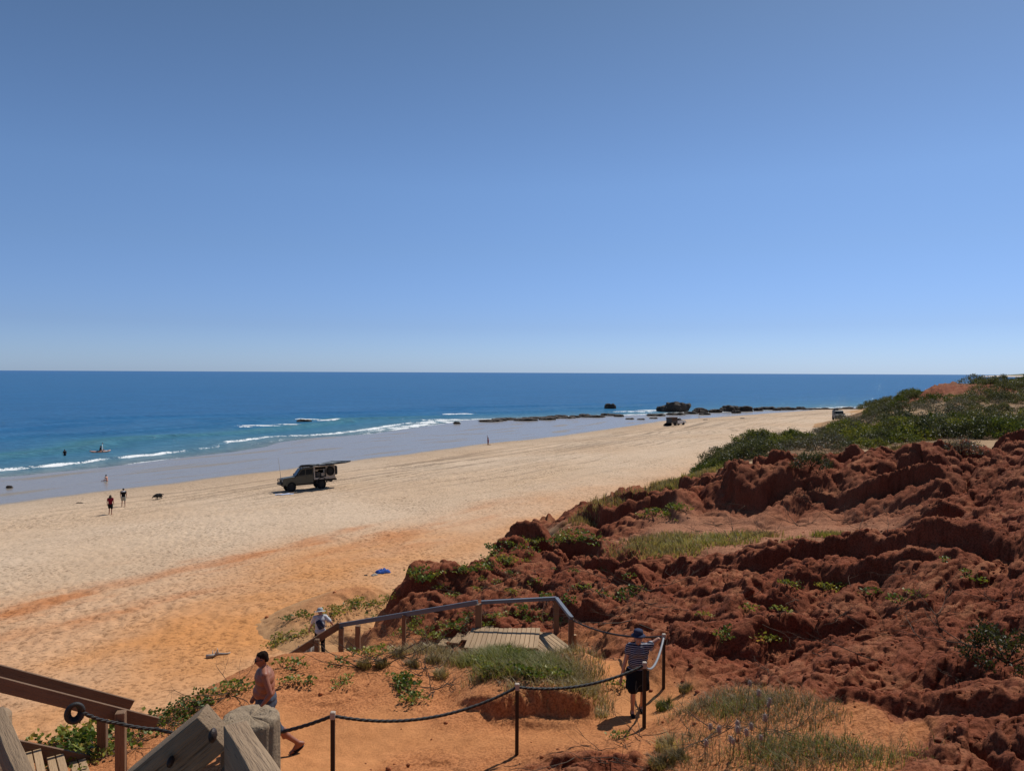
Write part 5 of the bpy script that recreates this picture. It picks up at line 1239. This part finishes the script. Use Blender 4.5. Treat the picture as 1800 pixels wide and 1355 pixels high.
# ------------------------------------------------------------------ far headland beyond the bay
def headland():
    xs = np.linspace(2700, 7600, 160); ys = np.linspace(4300, 6200, 40); X, Y = np.meshgrid(xs, ys)
    e = sstep(0, 700, X - .632 * Y) * sstep(4330, 4700, Y) * sstep(6200, 5700, Y)
    Z = -2 + e * (30 + 9 * fbm(X / 520, Y / 420, 4, 95) + 8 * sstep(3300, 4200, X)) + 6 * sstep(4320, 4420, Y) * sstep(0, 120, X - .625 * Y)
    sand = np.where((Z < 7.5), 1.0, 0) + .8 * (fbm(X / 300, Y / 90, 3, 96) > .32)
    C = np.array((.10, .115, .075)) + (np.array((.56, .47, .37)) - np.array((.10, .115, .075))) * np.clip(sand, 0, 1)[..., None]
    o = mesh_np('headland', np.stack([X, Y, Z], -1).reshape(-1, 3), grid_faces(40, 160, np.ones(X.shape, bool)), M['soil']); vcol(o, 'soil', C.reshape(-1, 3)); vfloat(o, 'grit', np.zeros(X.size)); tag(o, kind='structure')
headland()
# ------------------------------------------------------------------ plants
M['leaf_green'] = leafmat('green_leaves', (.035, .055, .010), (.095, .118, .022), (.22, .21, .045))
M['leaf_olive'] = leafmat('olive_leaves', (.035, .042, .018), (.068, .078, .030), (.12, .12, .05))
M['leaf_grey'] = leafmat('grey_leaves', (.055, .052, .034), (.105, .098, .066), (.18, .165, .115), .2)
M['leaf_creeper'] = leafmat('creeper_leaves', (.06, .10, .018), (.16, .20, .036), (.32, .30, .075), .35, (.45, .33, .10))
M['grass_green'] = leafmat('green_grass', (.075, .092, .020), (.165, .178, .040), (.32, .28, .11), .4)
M['grass_dry'] = leafmat('dry_grass', (.12, .092, .046), (.25, .195, .09), (.46, .37, .19), .35)
def foliage_mesh(name, centers, per, leaf, spread, mat, seed, upright=.4, asp=1.7):
    """leaf blades, each folded along its midrib, scattered round clump centres"""
    g = np.random.default_rng(seed); n = len(centers) * per
    c = np.repeat(centers, per, 0) + g.normal(0, 1, (n, 3)) * spread; c[:, 2] = np.maximum(c[:, 2], .015)
    d = g.normal(0, 1, (n, 3)); d[:, 2] = np.abs(d[:, 2]) * .7 + upright; d /= np.linalg.norm(d, axis=1, keepdims=True)
    s = np.cross(d, g.normal(0, 1, (n, 3))); s /= np.linalg.norm(s, axis=1, keepdims=True); nn = np.cross(d, s)
    L = leaf * g.uniform(.6, 1.25, (n, 1)); Wd = L / asp
    V = np.stack([c, c + d * L * .5 + s * Wd * .5 + nn * Wd * .14, c + d * L, c + d * L * .5 - s * Wd * .5 + nn * Wd * .14], 1).reshape(-1, 3)
    b = np.arange(n)[:, None] * 4; Fc = np.concatenate([b + [0, 1, 2], b + [0, 2, 3]], 0)
    me = bpy.data.meshes.new(name); me.vertices.add(len(V)); me.vertices.foreach_set('co', V.astype(np.float32).ravel())
    k = len(Fc); me.loops.add(k * 3); me.loops.foreach_set('vertex_index', Fc.astype(np.int32).ravel()); me.polygons.add(k)
    me.polygons.foreach_set('loop_start', np.arange(0, k * 3, 3, dtype=np.int32)); me.polygons.foreach_set('loop_total', np.full(k, 3, np.int32))
    me.update(calc_edges=True); me.validate(); me.materials.append(mat)
    a = me.attributes.new('leaf', 'FLOAT', 'POINT'); a.data.foreach_set('value', np.repeat(g.uniform(0, 1, n), 4).astype(np.float32)); return me
def stems_mesh(name, tips, r, seed, mat='twig', base=(0, 0, 0)):
    m = MB(); rnd = random.Random(seed)
    for t in tips:
        t = Vector(t); b = Vector(base) + Vector((rnd.uniform(-.04, .04), rnd.uniform(-.04, .04), -.06)); k = b.lerp(t, .5) + Vector((rnd.uniform(-.1, .1), rnd.uniform(-.1, .1), .04)) * t.length
        m.tube([b, k, t], [r, r * .7, r * .3], 4)
    return m.mesh(name, M[mat], True)
def shrub_kind(seed, rad, h, leaf, per, mat, spread=.12, nc=20):
    g = np.random.default_rng(seed); a = g.uniform(0, 2 * np.pi, nc); q = np.sqrt(g.uniform(0, 1, nc)) * .92
    z = h * np.sqrt(np.clip(1 - q * q, 0.03, 1)) * g.uniform(.55, 1.0, nc)
    c = np.stack([rad * q * np.cos(a), rad * q * np.sin(a), z], 1)
    low = np.stack([rad * np.cos(a + 1), rad * np.sin(a + 1), z * .2 + .05], 1)[:nc // 2]
    allc = np.concatenate([c, low])
    return foliage_mesh('foliage', allc, per, leaf, np.array([spread * rad, spread * rad, spread * h]), mat, seed), stems_mesh('stems', c[:9], .03, seed)
SHR = {'g': [shrub_kind(1, 1.5, 1.0, .15, 60, M['leaf_green']), shrub_kind(2, 1.3, .9, .14, 60, M['leaf_green'])],
       'o': [shrub_kind(3, 1.5, 1.0, .13, 60, M['leaf_olive']), shrub_kind(4, 1.2, 1.15, .12, 60, M['leaf_olive'])],
       'y': [shrub_kind(5, 1.3, .8, .12, 34, M['leaf_grey'], .17), shrub_kind(6, 1.0, .9, .11, 30, M['leaf_grey'], .18)]}
def plant(name, meshes, loc, scale, lb, cat, grp, rnd):
    r = empty(name, loc, rnd.uniform(0, 6.28)); r.scale = scale if hasattr(scale, '__len__') else (scale,) * 3; tag(r, lb, cat, grp)
    for nm, me in zip(('foliage', 'stems'), meshes):
        o = link(nm, me, r)
        if nm == 'foliage': o['kind'] = 'stuff'
    return r
rnd = random.Random(21)
def scatter_shrubs(px0, px1, d0, d1, mind, kinds, lb, grp, s0, s1, avoid=None, limit=120):
    """shrubs over a stretch of dune (columns of the photo, forward distances), none closer than mind"""
    got = []; tries = 0; cand = []
    while len(cand) < 1600:
        u = rnd.uniform((px0 - 900) / F, (px1 - 900) / F); d = math.sqrt(rnd.uniform(d0 * d0, d1 * d1)); cand.append((u * d, d, u * F + 900))
    X = np.array([c[0] for c in cand]); Y = np.array([c[1] for c in cand]); Z = dune_h(X, Y); B = beach_h(X, Y, False)
    for (x, y, px), z, b in zip(cand, Z, B):
        if len(got) >= limit: break
        if z < b + .15 or (avoid and avoid(px, y)): continue
        if any((x - a) ** 2 + (y - c) ** 2 < mind * mind for a, c in got): continue
        got.append((x, y)); k = rnd.choice(kinds); s = rnd.uniform(s0, s1)
        word = {'g': 'green', 'o': 'dark olive', 'y': 'grey'}[k]
        plant('dune_shrub', rnd.choice(SHR[k]), (x, y, float(z) - .05), (s, s, s * rnd.uniform(.8, 1.15)), word + ' ' + lb, 'shrub', grp, rnd)
scatter_shrubs(1245, 1345, 57, 80, 1.45, 'gooo', 'shrub in the low mass at the beach end of the shrub belt', 'shrubs at the beach end of the belt', .7, 1.25, None, 38)
scatter_shrubs(1330, 1560, 60, 82, 2.05, 'ggoy', 'shrub in the dense belt behind the red ridge', 'shrubs in the dense belt behind the red ridge', .6, 1.5, None, 50)
scatter_shrubs(1560, 1830, 63, 86, 2.0, 'gogyo', 'shrub in the belt near the right edge', 'shrubs in the belt near the right edge', .7, 1.6, lambda px, d: 1600 < px < 1680 and d < 66, 46)
scatter_shrubs(1440, 1560, 86, 128, 2.5, 'yoy', 'low shrub on the sandy slope between belt and beach', 'low shrubs on the sandy slope towards the beach', .7, 1.3, None, 28)
scatter_shrubs(1555, 1850, 89, 122, 2.6, 'oyyo', 'shrub scattered on pale sand behind the belt', 'shrubs on the pale sand behind the belt', .8, 1.5, lambda px, d: 94 < d < 114 and math.sin(px * .021 + d * .3) > -.1, 40)
scatter_shrubs(1528, 1640, 134, 156, 2.3, 'ogoo', 'shrub on the far dune shoulder above the beach', 'shrubs on the far dune shoulder', 1.0, 1.6, lambda px, d: px > 1612, 32)
scatter_shrubs(1640, 1860, 122, 152, 2.5, 'ooygo', 'shrub on the crest of the far dune', 'shrubs on the crest of the far dune', 1.0, 1.9, lambda px, d: px < 1712 and d > 126, 34)
for px, d, s in ((1492, 142, 1.6), (1505, 138, 1.7), (1482, 150, 1.2)):
    x = (px - 900) / F * d; plant('dune_shrub', SHR['y'][0], (x, d, gz(x, d)), s, 'grey scrub bush in front of the dark four wheel drive', 'shrub', 'grey bushes in front of the dark four wheel drive', rnd)
for px, py, k, s, lb in ((1425, 822, 'o', .8, 'dark bush alone on the sand behind the red ridge'), (1650, 770, 'y', 1.1, 'grey bush at the back rim of the sandy hollow on the right'), (1690, 800, 'y', .9, 'grey bush on the red ridge behind the sandy rim at right'), (1772, 1165, 'o', .5, 'dark dry bush hanging over the red bank at the right edge'), (1660, 668, 'o', .9, 'dark bush on the tip of the bare red mound')):
    p = G(px, py, 20 if py < 900 else 6); plant('dune_shrub', SHR[k][1], p, s, lb, 'shrub', None, rnd)

# green creepers with rounded leaves
def creeper_kind(seed, n, rad, per, leaf=.085):
    g = np.random.default_rng(seed); a = g.uniform(0, 6.28, n); q = np.sqrt(g.uniform(0, 1, n)) * rad
    c = np.stack([q * np.cos(a) * 1.5, q * np.sin(a), g.uniform(.05, .19, n)], 1)
    return foliage_mesh('foliage', c, per, leaf, np.array([.055, .055, .04]), M['leaf_creeper'], seed, .8, 1.35), stems_mesh('stems', c, .008, seed)
CRE = [creeper_kind(11, 16, .34, 8), creeper_kind(12, 10, .26, 8), creeper_kind(13, 7, .2, 8), creeper_kind(14, 14, .45, 6), creeper_kind(15, 5, .14, 7)]
def creepers(lst, lb, grp, ks=(0, 1, 2, 3, 4), s0=.8, s1=1.2):
    for px, py in lst: plant('creeper', CRE[rnd.choice(ks)], G(px, py), [(lambda s: (s * rnd.uniform(.8, 1.3), s, s * rnd.uniform(.55, .9)))(rnd.uniform(s0, s1))][0], lb, 'plant', grp, rnd)
creepers([(118, 1318), (140, 1322), (160, 1312), (100, 1320), (178, 1325), (150, 1332), (190, 1318), (128, 1330), (70, 1318), (205, 1300), (222, 1312), (235, 1306)], 'leafy green creeper in the clump behind the lower left stairs', 'creepers behind the lower left stairs', (0, 1, 3), 1.0, 1.35)
creepers([(282, 1272), (300, 1268), (292, 1278), (345, 1245), (358, 1240), (372, 1236), (335, 1250)], 'green creeper trailing along the sand edge left of the walking man', 'creepers along the sand edge left of the man', (0, 1, 3), .8, 1.1)
creepers([(418, 1215), (436, 1212), (505, 1205), (522, 1200), (545, 1205), (600, 1203), (612, 1195)], 'small green creeper on the bare orange slope behind the man', 'small creepers on the bare orange slope', (2, 4), .8, 1.1)
creepers([(702, 1195), (712, 1205), (718, 1218), (722, 1228), (728, 1236), (708, 1212)], 'green creeper hanging down the orange slope left of the grassy mound', 'creepers hanging left of the grassy mound', (1, 2), .8, 1.1)
creepers([(488, 1128), (500, 1122), (515, 1118), (475, 1138), (540, 1108), (556, 1102), (520, 1086), (535, 1085), (575, 1082), (590, 1078), (600, 1072), (612, 1070), (622, 1062), (632, 1058), (640, 1070), (655, 1068), (668, 1062), (680, 1056), (690, 1048), (648, 1082)], 'green creeper on the sand slope beyond the person in the grey hat', 'creepers on the sand slope beyond the stairs', (0, 1, 3), .9, 1.35)
creepers([(735, 1020), (748, 1018), (757, 1014), (742, 1026)], 'green creeper growing on top of the red bluff', 'creepers on top of the red bluff', (0, 1), 1.3, 1.7)
creepers([(620, 1152), (640, 1150), (655, 1154), (672, 1150), (500, 1172), (515, 1176), (690, 1146), (590, 1172)], 'green creeper along the foot of the timber handrail', 'creepers along the foot of the handrail', (1, 2, 4), .8, 1.1)
creepers([(700, 1118), (720, 1110), (745, 1122), (760, 1104), (775, 1118), (790, 1098), (805, 1110), (820, 1092), (830, 1115), (870, 1088), (888, 1080), (905, 1085), (925, 1078), (945, 1092), (955, 1080), (980, 1098), (735, 1095), (860, 1100)], 'leafy creeper in the tangle on the red bank behind the boardwalk', 'creepers on the red bank behind the boardwalk', (0, 1, 2), .9, 1.3)
creepers([(800, 1008), (820, 1006), (838, 1002), (858, 1000), (880, 992), (895, 985), (868, 972), (880, 965), (900, 962), (915, 975), (930, 958), (948, 955), (962, 950), (975, 945), (990, 950), (1005, 958), (1020, 950), (1032, 945), (985, 965), (1010, 940), (1040, 960), (850, 990), (925, 990)], 'green creeper spilling over the beach edge of the red dunes', 'creepers at the beach edge of the red dunes', (0, 1, 3), 1.1, 1.7)
creepers([(1145, 905), (1160, 900), (1175, 905), (1190, 895), (1130, 912), (1205, 898), (1170, 915)], 'yellowish creeper on the red slope left of the washed-out hollow', 'creepers on the slope left of the hollow', (1, 2, 3), 1.3, 1.9)
creepers([(780, 1036), (800, 1050), (840, 1040), (870, 1030), (905, 1045), (935, 1030), (960, 1050), (1000, 1062), (1030, 1040), (1060, 1052), (1095, 1060), (1120, 1042), (1010, 1010), (1060, 1010), (980, 1005), (900, 1012), (850, 1022), (1105, 1022)], 'small creeper dotted over the red slope above the boardwalk', 'small creepers on the red slope above the boardwalk', (1, 2, 4), 1.0, 1.6)
creepers([(1265, 1130), (1280, 1126), (1345, 1130), (1360, 1128), (1460, 1040), (1480, 1036), (1395, 1035), (1570, 1060), (1700, 1010), (1720, 1025), (1530, 1050), (1610, 1050), (1310, 1075), (1240, 1090), (1660, 990), (1375, 1080)], 'small green plant rooted in a gully of the red earth', 'small plants in the red gullies', (1, 2, 4), .8, 1.2)
creepers([(852, 1168), (870, 1178), (888, 1166), (902, 1182), (918, 1170), (932, 1188), (948, 1176), (962, 1192), (978, 1180), (900, 1158), (930, 1160), (860, 1190), (990, 1195), (945, 1196)], 'bright green leafy herb in the grass on the mound', 'green herbs in the grass on the mound', (1, 2, 4), .7, 1.1)
creepers([(1082, 1210), (1098, 1208)], 'small green plant on the path left of the woman', 'small plants on the path beside the woman', (4,), .8, 1.0)
creepers([(1080, 1297), (1092, 1300)], 'tiny green plant below the rope, left of the steel post', 'tiny plants below the rope', (4,), .7, .9)

# tufts and grass
def blades(pts, h, w_, lean, mat, name, seed, thick=1.0):
    """grass: curved tapering blades at the given roots"""
    g = np.random.default_rng(seed); n = len(pts); a = g.uniform(0, 6.28, n); H = h * g.uniform(.45, 1.15, n); ln = lean * g.uniform(.2, 1.2, n) * H
    dx, dy = np.cos(a), np.sin(a); sx, sy = -dy * w_ / 2, dx * w_ / 2
    b = pts; m = b + np.stack([dx * ln * .35, dy * ln * .35, H * .6], 1); t = b + np.stack([dx * ln, dy * ln, H * (1 - .25 * lean * g.uniform(0, 1, n))], 1); s = np.stack([sx, sy, 0 * sx], 1)
    V = np.stack([b - s, b + s, m + s * .75, m - s * .75, t], 1).reshape(-1, 3); k = np.arange(n)[:, None] * 5
    Fc = np.concatenate([k + [0, 1, 2], k + [0, 2, 3], k + [3, 2, 4]], 0)
    o = mesh_np(name, V, Fc, mat, False); vfloat(o, 'leaf', np.repeat(g.uniform(0, 1, n), 5)); return o
def grass_patch(lb, ells, n, h, mat, seed, lean=.6, w_=.012, clump=.10):
    """ells: patches (column, distance, half width m, half depth m)"""
    g = np.random.default_rng(seed); P = []
    ar = np.array([e[2] * e[3] for e in ells]); ar = ar / ar.sum()
    for e, k in zip(ells, ar):
        m = int(n * k); q = np.sqrt(g.uniform(0, 1, m // 9 + 1)); a = g.uniform(0, 6.28, m // 9 + 1); cx = (e[0] - 900) / F * e[1] + q * np.cos(a) * e[2]; cy = e[1] + q * np.sin(a) * e[3]
        for _ in range(9): P.append(np.stack([cx + g.normal(0, clump, len(cx)), cy + g.normal(0, clump, len(cx))], 1))
    P = np.concatenate(P); Z = ground(P[:, 0], P[:, 1]); o = blades(np.column_stack([P, Z - .02]), h, w_, lean, mat, 'grass', seed)
    tag(o, lb, 'grass', kind='stuff'); return o
grass_patch('fresh green grass on top of the mound beside the path', [(890, 15.2, .7, 1.2), (940, 14.7, .7, 1.0), (850, 16.0, .6, .7), (980, 14.3, .4, .6)], 6500, .25, M['grass_green'], 31, 1.0)
grass_patch('dry grey grass round the rim of the mound', [(820, 16.6, 1.3, .9), (1010, 15.2, .8, 1.3), (1030, 14.2, .5, .6), (900, 16.8, 1.4, .6), (740, 17.2, .9, .6), (900, 14.2, 1.0, .3)], 6500, .27, M['grass_dry'], 32, 1.0)
grass_patch('grey green grass hanging over the cut bank of the mound', [(1010, 13.5, .4, .10), (1045, 13.6, .3, .2), (970, 13.45, .3, .08), (905, 13.4, .2, .06)], 800, .22, M['grass_dry'], 33, 1.2)
grass_patch('dark grass mat in the corner below the red bank', [(1260, 12.4, .75, .5), (1320, 12.0, .8, .7), (1390, 11.4, .8, .8), (1330, 10.4, .6, .35), (1430, 10.0, .6, .35), (1230, 11.0, .3, .3), (1500, 9.5, .8, .25), (1400, 9.5, .9, .2), (1240, 9.9, .4, .2)], 5600, .18, M['grass_dry'], 34, 1.2, .009, .16)
grass_patch('green grass among the dry mat in the lower right corner', [(1380, 10.0, .8, .35), (1470, 9.7, .6, .25), (1300, 11.8, .5, .4), (1560, 9.2, .5, .2)], 1700, .20, M['grass_green'], 35, 1.1, .009, .14)
grass_patch('grass patch at the mouth of the washed-out hollow', [(1215, 33.0, 1.7, 2.2), (1170, 31.5, 1.6, 2), (1290, 32.5, 1.3, 1.6)], 3600, .32, M['grass_green'], 36, .9, .028, .22)
grass_patch('dry grass round the mouth of the hollow', [(1130, 31, 1.5, 1.6), (1160, 34, 1.5, 1.5), (1330, 33.5, 1.0, 1)], 3000, .34, M['grass_dry'], 37, .6, .03, .2)
grass_patch('small green tufts on the floor of the hollow', [(1465, 31, .8, .5), (1400, 30.5, .5, .4)], 900, .3, M['grass_green'], 38, .6, .03, .15)
grass_patch('dry grass fringe along the beach edge of the far red ridge', [(1060, 44.5, 1.6, 1.5), (1110, 48, 2.2, 2.5), (1160, 50, 2.2, 3), (1205, 52, 2, 3), (1030, 43, 1, 1)], 8000, .5, M['grass_dry'], 39, .5, .04, .25)
grass_patch('green scrub grass behind the beach end of the red ridge', [(1150, 49, 1.8, 2), (1190, 55, 2, 3), (1225, 58, 2, 3)], 4000, .45, M['grass_green'], 40, .6, .05, .25)
grass_patch('sparse grass in the sandy hollow behind the red ridge', [(1475, 52, 2.2, 2), (1560, 50, 3, 1.5), (1640, 56, 3, 3), (1360, 50, 1.2, 2)], 3600, .45, M['grass_dry'], 41, .6, .05, .25)
def tuft(px, py, s, lb, grp, dry, seed):
    p = G(px, py); g = np.random.default_rng(seed); n = 260; q = np.sqrt(g.uniform(0, 1, n)) * .17 * s; a = g.uniform(0, 6.28, n)
    o = blades(np.stack([q * np.cos(a), q * np.sin(a), -.02 + 0 * a], 1), .27 * s, .011, .9, M['grass_dry' if dry else 'grass_green'], 'grass_tuft', seed); o.location = p; tag(o, lb, 'grass tuft', grp); return o
tuft(1168, 1247, 1.0, 'green grass tuft on a small ledge right of the woman', None, False, 51)
tuft(1172, 1318, 1.1, 'round grass tuft beside the path, right of the dark steel post', None, True, 52)
tuft(1192, 1336, .9, 'dry grass tuft low at the bottom, right of the path', None, True, 53)
tuft(1160, 1350, 1.0, 'dry grass tuft at the bottom edge of the picture', None, True, 54)
tuft(1205, 1215, .8, 'grass tuft at the lip of the red gully behind the woman', None, True, 55)
for k, (px, py) in enumerate(((700, 1155), (672, 1170), (760, 1165), (775, 1190), (640, 1172), (725, 1172))): tuft(px, py, .9, 'dry grey tuft on the slope left of the grassy mound', 'dry tufts left of the mound', True, 60 + k)

# pale flower spikes in the lower right corner
def flower_kind(seed):
    r = random.Random(seed); h = r.uniform(.26, .36); b = Vector((r.uniform(-.05, .05), r.uniform(-.05, .05), h))
    s = MB().tube([(0, 0, -.03), b * .5 + Vector((.01, 0, 0)), b], [.004, .0035, .003], 5).mesh('stem', M['twig'], True)
    m = MB(); m.ell(b + Vector((0, 0, .03)), (.021, .021, .048), 9, 7)
    for k in range(26):
        a = k * 2.4; z = b.z - .012 + .085 * k / 26; q = Vector((b.x + .016 * math.cos(a), b.y + .016 * math.sin(a), z)); m.tube([q, q + Vector((math.cos(a) * .02, math.sin(a) * .02, .012))], [.004, .001], 4)
    return s, m.mesh('flower_head', M['flower'], True)
M['flower'] = plain('mauve_flower', (.34, .27, .23), .8, .1, 0, .3, 40)
FLW = [flower_kind(k) for k in range(3)]
for k, (px, py) in enumerate(((1265, 1340), (1278, 1345), (1285, 1335), (1292, 1350), (1300, 1325), (1306, 1342), (1318, 1333), (1254, 1322), (1322, 1350), (1335, 1340), (1242, 1348), (1345, 1285), (1352, 1278), (1330, 1262), (1310, 1245), (1340, 1322))):
    s, h = FLW[k % 3]; r = empty('wildflower', G(px, py), rnd.uniform(0, 6)); r.scale = (rnd.uniform(.9, 1.3),) * 3; tag(r, 'pale mauve flower spike rising from the grass in the lower right', 'wildflower', 'mauve flower spikes in the lower right'); link('stem', s, r); link('flower_head', h, r)

# dead twigs and roots
def twig_kind(seed, L, n, r):
    rd = random.Random(seed); m = MB()
    def grow(a, d, l, rad, dep):
        k = 5; pts = [a]
        for i in range(k):
            d = (d + Vector((rd.uniform(-.35, .35), rd.uniform(-.35, .35), rd.uniform(-.22, .2)))).normalized(); q = pts[-1] + d * l / k; q.z = max(q.z, .004); pts.append(q)
        m.tube(pts, [rad * (1 - .75 * i / k) for i in range(k + 1)], 4)
        if dep:
            for _ in range(2 if dep > 1 else 2): j = rd.randint(1, k); grow(pts[j], (d + Vector((rd.uniform(-1, 1), rd.uniform(-1, 1), rd.uniform(-.1, .4)))).normalized(), l * rd.uniform(.4, .7), rad * .55, dep - 1)
    for _ in range(n): a = rd.uniform(0, 6.28); grow(Vector((rd.uniform(-.1, .1), rd.uniform(-.1, .1), .01)), Vector((math.cos(a), math.sin(a), rd.uniform(.02, .35))), L * rd.uniform(.6, 1.1), r, 2)
    return m.mesh('dead_twigs', M['twig'], True)
TWG = [twig_kind(71, .8, 4, .010), twig_kind(72, 1.2, 3, .009), twig_kind(73, .55, 6, .009), twig_kind(74, 1.5, 2, .010)]
def twigs(lst, lb, grp, s0=.8, s1=1.3):
    for px, py in lst:
        o = link('dead_twigs', rnd.choice(TWG)); o.location = G(px, py) + Vector((0, 0, .02)); o.rotation_euler = (rnd.uniform(-.15, .15), rnd.uniform(-.15, .15), rnd.uniform(0, 6.28)); o.scale = (rnd.uniform(s0, s1),) * 3; tag(o, lb, 'twigs', grp)
twigs([(690, 1130), (715, 1135), (740, 1110), (765, 1125), (780, 1100), (800, 1125), (815, 1105), (870, 1095), (900, 1098), (930, 1090), (955, 1100), (720, 1090), (850, 1080), (985, 1105)], 'tangle of dead twigs on the red bank behind the boardwalk', 'dead twigs behind the boardwalk')
twigs([(665, 1158), (690, 1168), (720, 1160), (745, 1175), (770, 1180), (735, 1190), (640, 1175), (790, 1205), (760, 1215)], 'dead roots spread over the sand left of the grassy mound', 'dead roots left of the mound')
twigs([(1020, 1030), (1050, 1045), (1080, 1025), (1100, 1050), (1130, 1065), (1090, 1085), (1050, 1075), (1000, 1040), (950, 1020), (1150, 1040), (1180, 1070), (1120, 1095), (880, 1040), (830, 1050), (800, 1035), (910, 1020), (1200, 1030)], 'dead twigs on the red slope behind the boardwalk corner', 'dead twigs on the red slope', 1.0, 1.7)
twigs([(1240, 1100), (1290, 1060), (1340, 1100), (1400, 1060), (1470, 1090), (1520, 1110), (1580, 1075), (1650, 1090), (1700, 1140), (1740, 1120), (1760, 1060), (1620, 1130), (1560, 1170), (1350, 1180), (1430, 1150), (1690, 1200), (1500, 1040), (1600, 1010)], 'dry branches lying across the red earth on the right', 'dry branches across the red earth', .7, 1.3)
twigs([(1060, 1322), (1100, 1315), (1130, 1300), (1020, 1335), (1210, 1290), (1260, 1290), (1300, 1285), (1380, 1290), (1075, 1345), (1240, 1305)], 'thin dead twigs on the orange sand at the bottom', 'thin dead twigs at the bottom', .5, .9)
twigs([(405, 1222), (415, 1216), (398, 1226), (300, 1296), (260, 1300), (240, 1318), (330, 1278)], 'dark roots sticking out of the broken sand edge on the left', 'dark roots in the broken sand edge', .5, .9)
twigs([(1225, 935), (1260, 925), (1300, 955), (1350, 940), (1400, 925), (1460, 915), (1510, 930), (1240, 890), (1560, 945)], 'dry litter of twigs on the pale red hollow', 'dry twigs in the pale hollow', 1.2, 2.0)

# loose clods of red earth: far too many to count
def rubble():
    g = np.random.default_rng(77); n = 6500; d = np.exp(g.uniform(math.log(9), math.log(34), n)); u = g.uniform(-.40, .72, n); X, Y = u * d, d
    Z, s = dune_h(X, Y, True); k = (s[:, 2] + .22 * s[:, 1] + .3 * s[:, 3] + .10 * s[:, 0]) > g.uniform(.1, 1, n); X, Y, Z = X[k], Y[k], Z[k]; n = len(X)
    t = (1 + 5 ** .5) / 2; ico = np.array([(-1, t, 0), (1, t, 0), (-1, -t, 0), (1, -t, 0), (0, -1, t), (0, 1, t), (0, -1, -t), (0, 1, -t), (t, 0, -1), (t, 0, 1), (-t, 0, -1), (-t, 0, 1)]) / 1.9
    fc = np.array([(0, 11, 5), (0, 5, 1), (0, 1, 7), (0, 7, 10), (0, 10, 11), (1, 5, 9), (5, 11, 4), (11, 10, 2), (10, 7, 6), (7, 1, 8), (3, 9, 4), (3, 4, 2), (3, 2, 6), (3, 6, 8), (3, 8, 9), (4, 9, 5), (2, 4, 11), (6, 2, 10), (8, 6, 7), (9, 8, 1)])
    r = .014 * np.exp(g.exponential(.45, n)).clip(1, 4) * np.clip(Y / 14, .8, 1.6)
    V = ico[None] * g.uniform(.65, 1.3, (n, 12, 1)) * r[:, None, None] * np.array([1.2, 1, .8]) + np.stack([X, Y, Z + r * .2], 1)[:, None]
    Fc = (np.arange(n)[:, None, None] * 12 + fc[None]).reshape(-1, 3); o = mesh_np('loose_clods', V.reshape(-1, 3), Fc, M['soil'], False)
    c = C_R + (C_O - C_R) * (s[k][:, 1:2] * .8) ; vcol(o, 'soil', np.repeat(c * g.uniform(.8, 1.35, (n, 1)), 12, 0)); vfloat(o, 'grit', np.full(n * 12, .3)); tag(o, 'loose clods of red earth strewn over the dunes', 'clods', kind='stuff')
rubble()
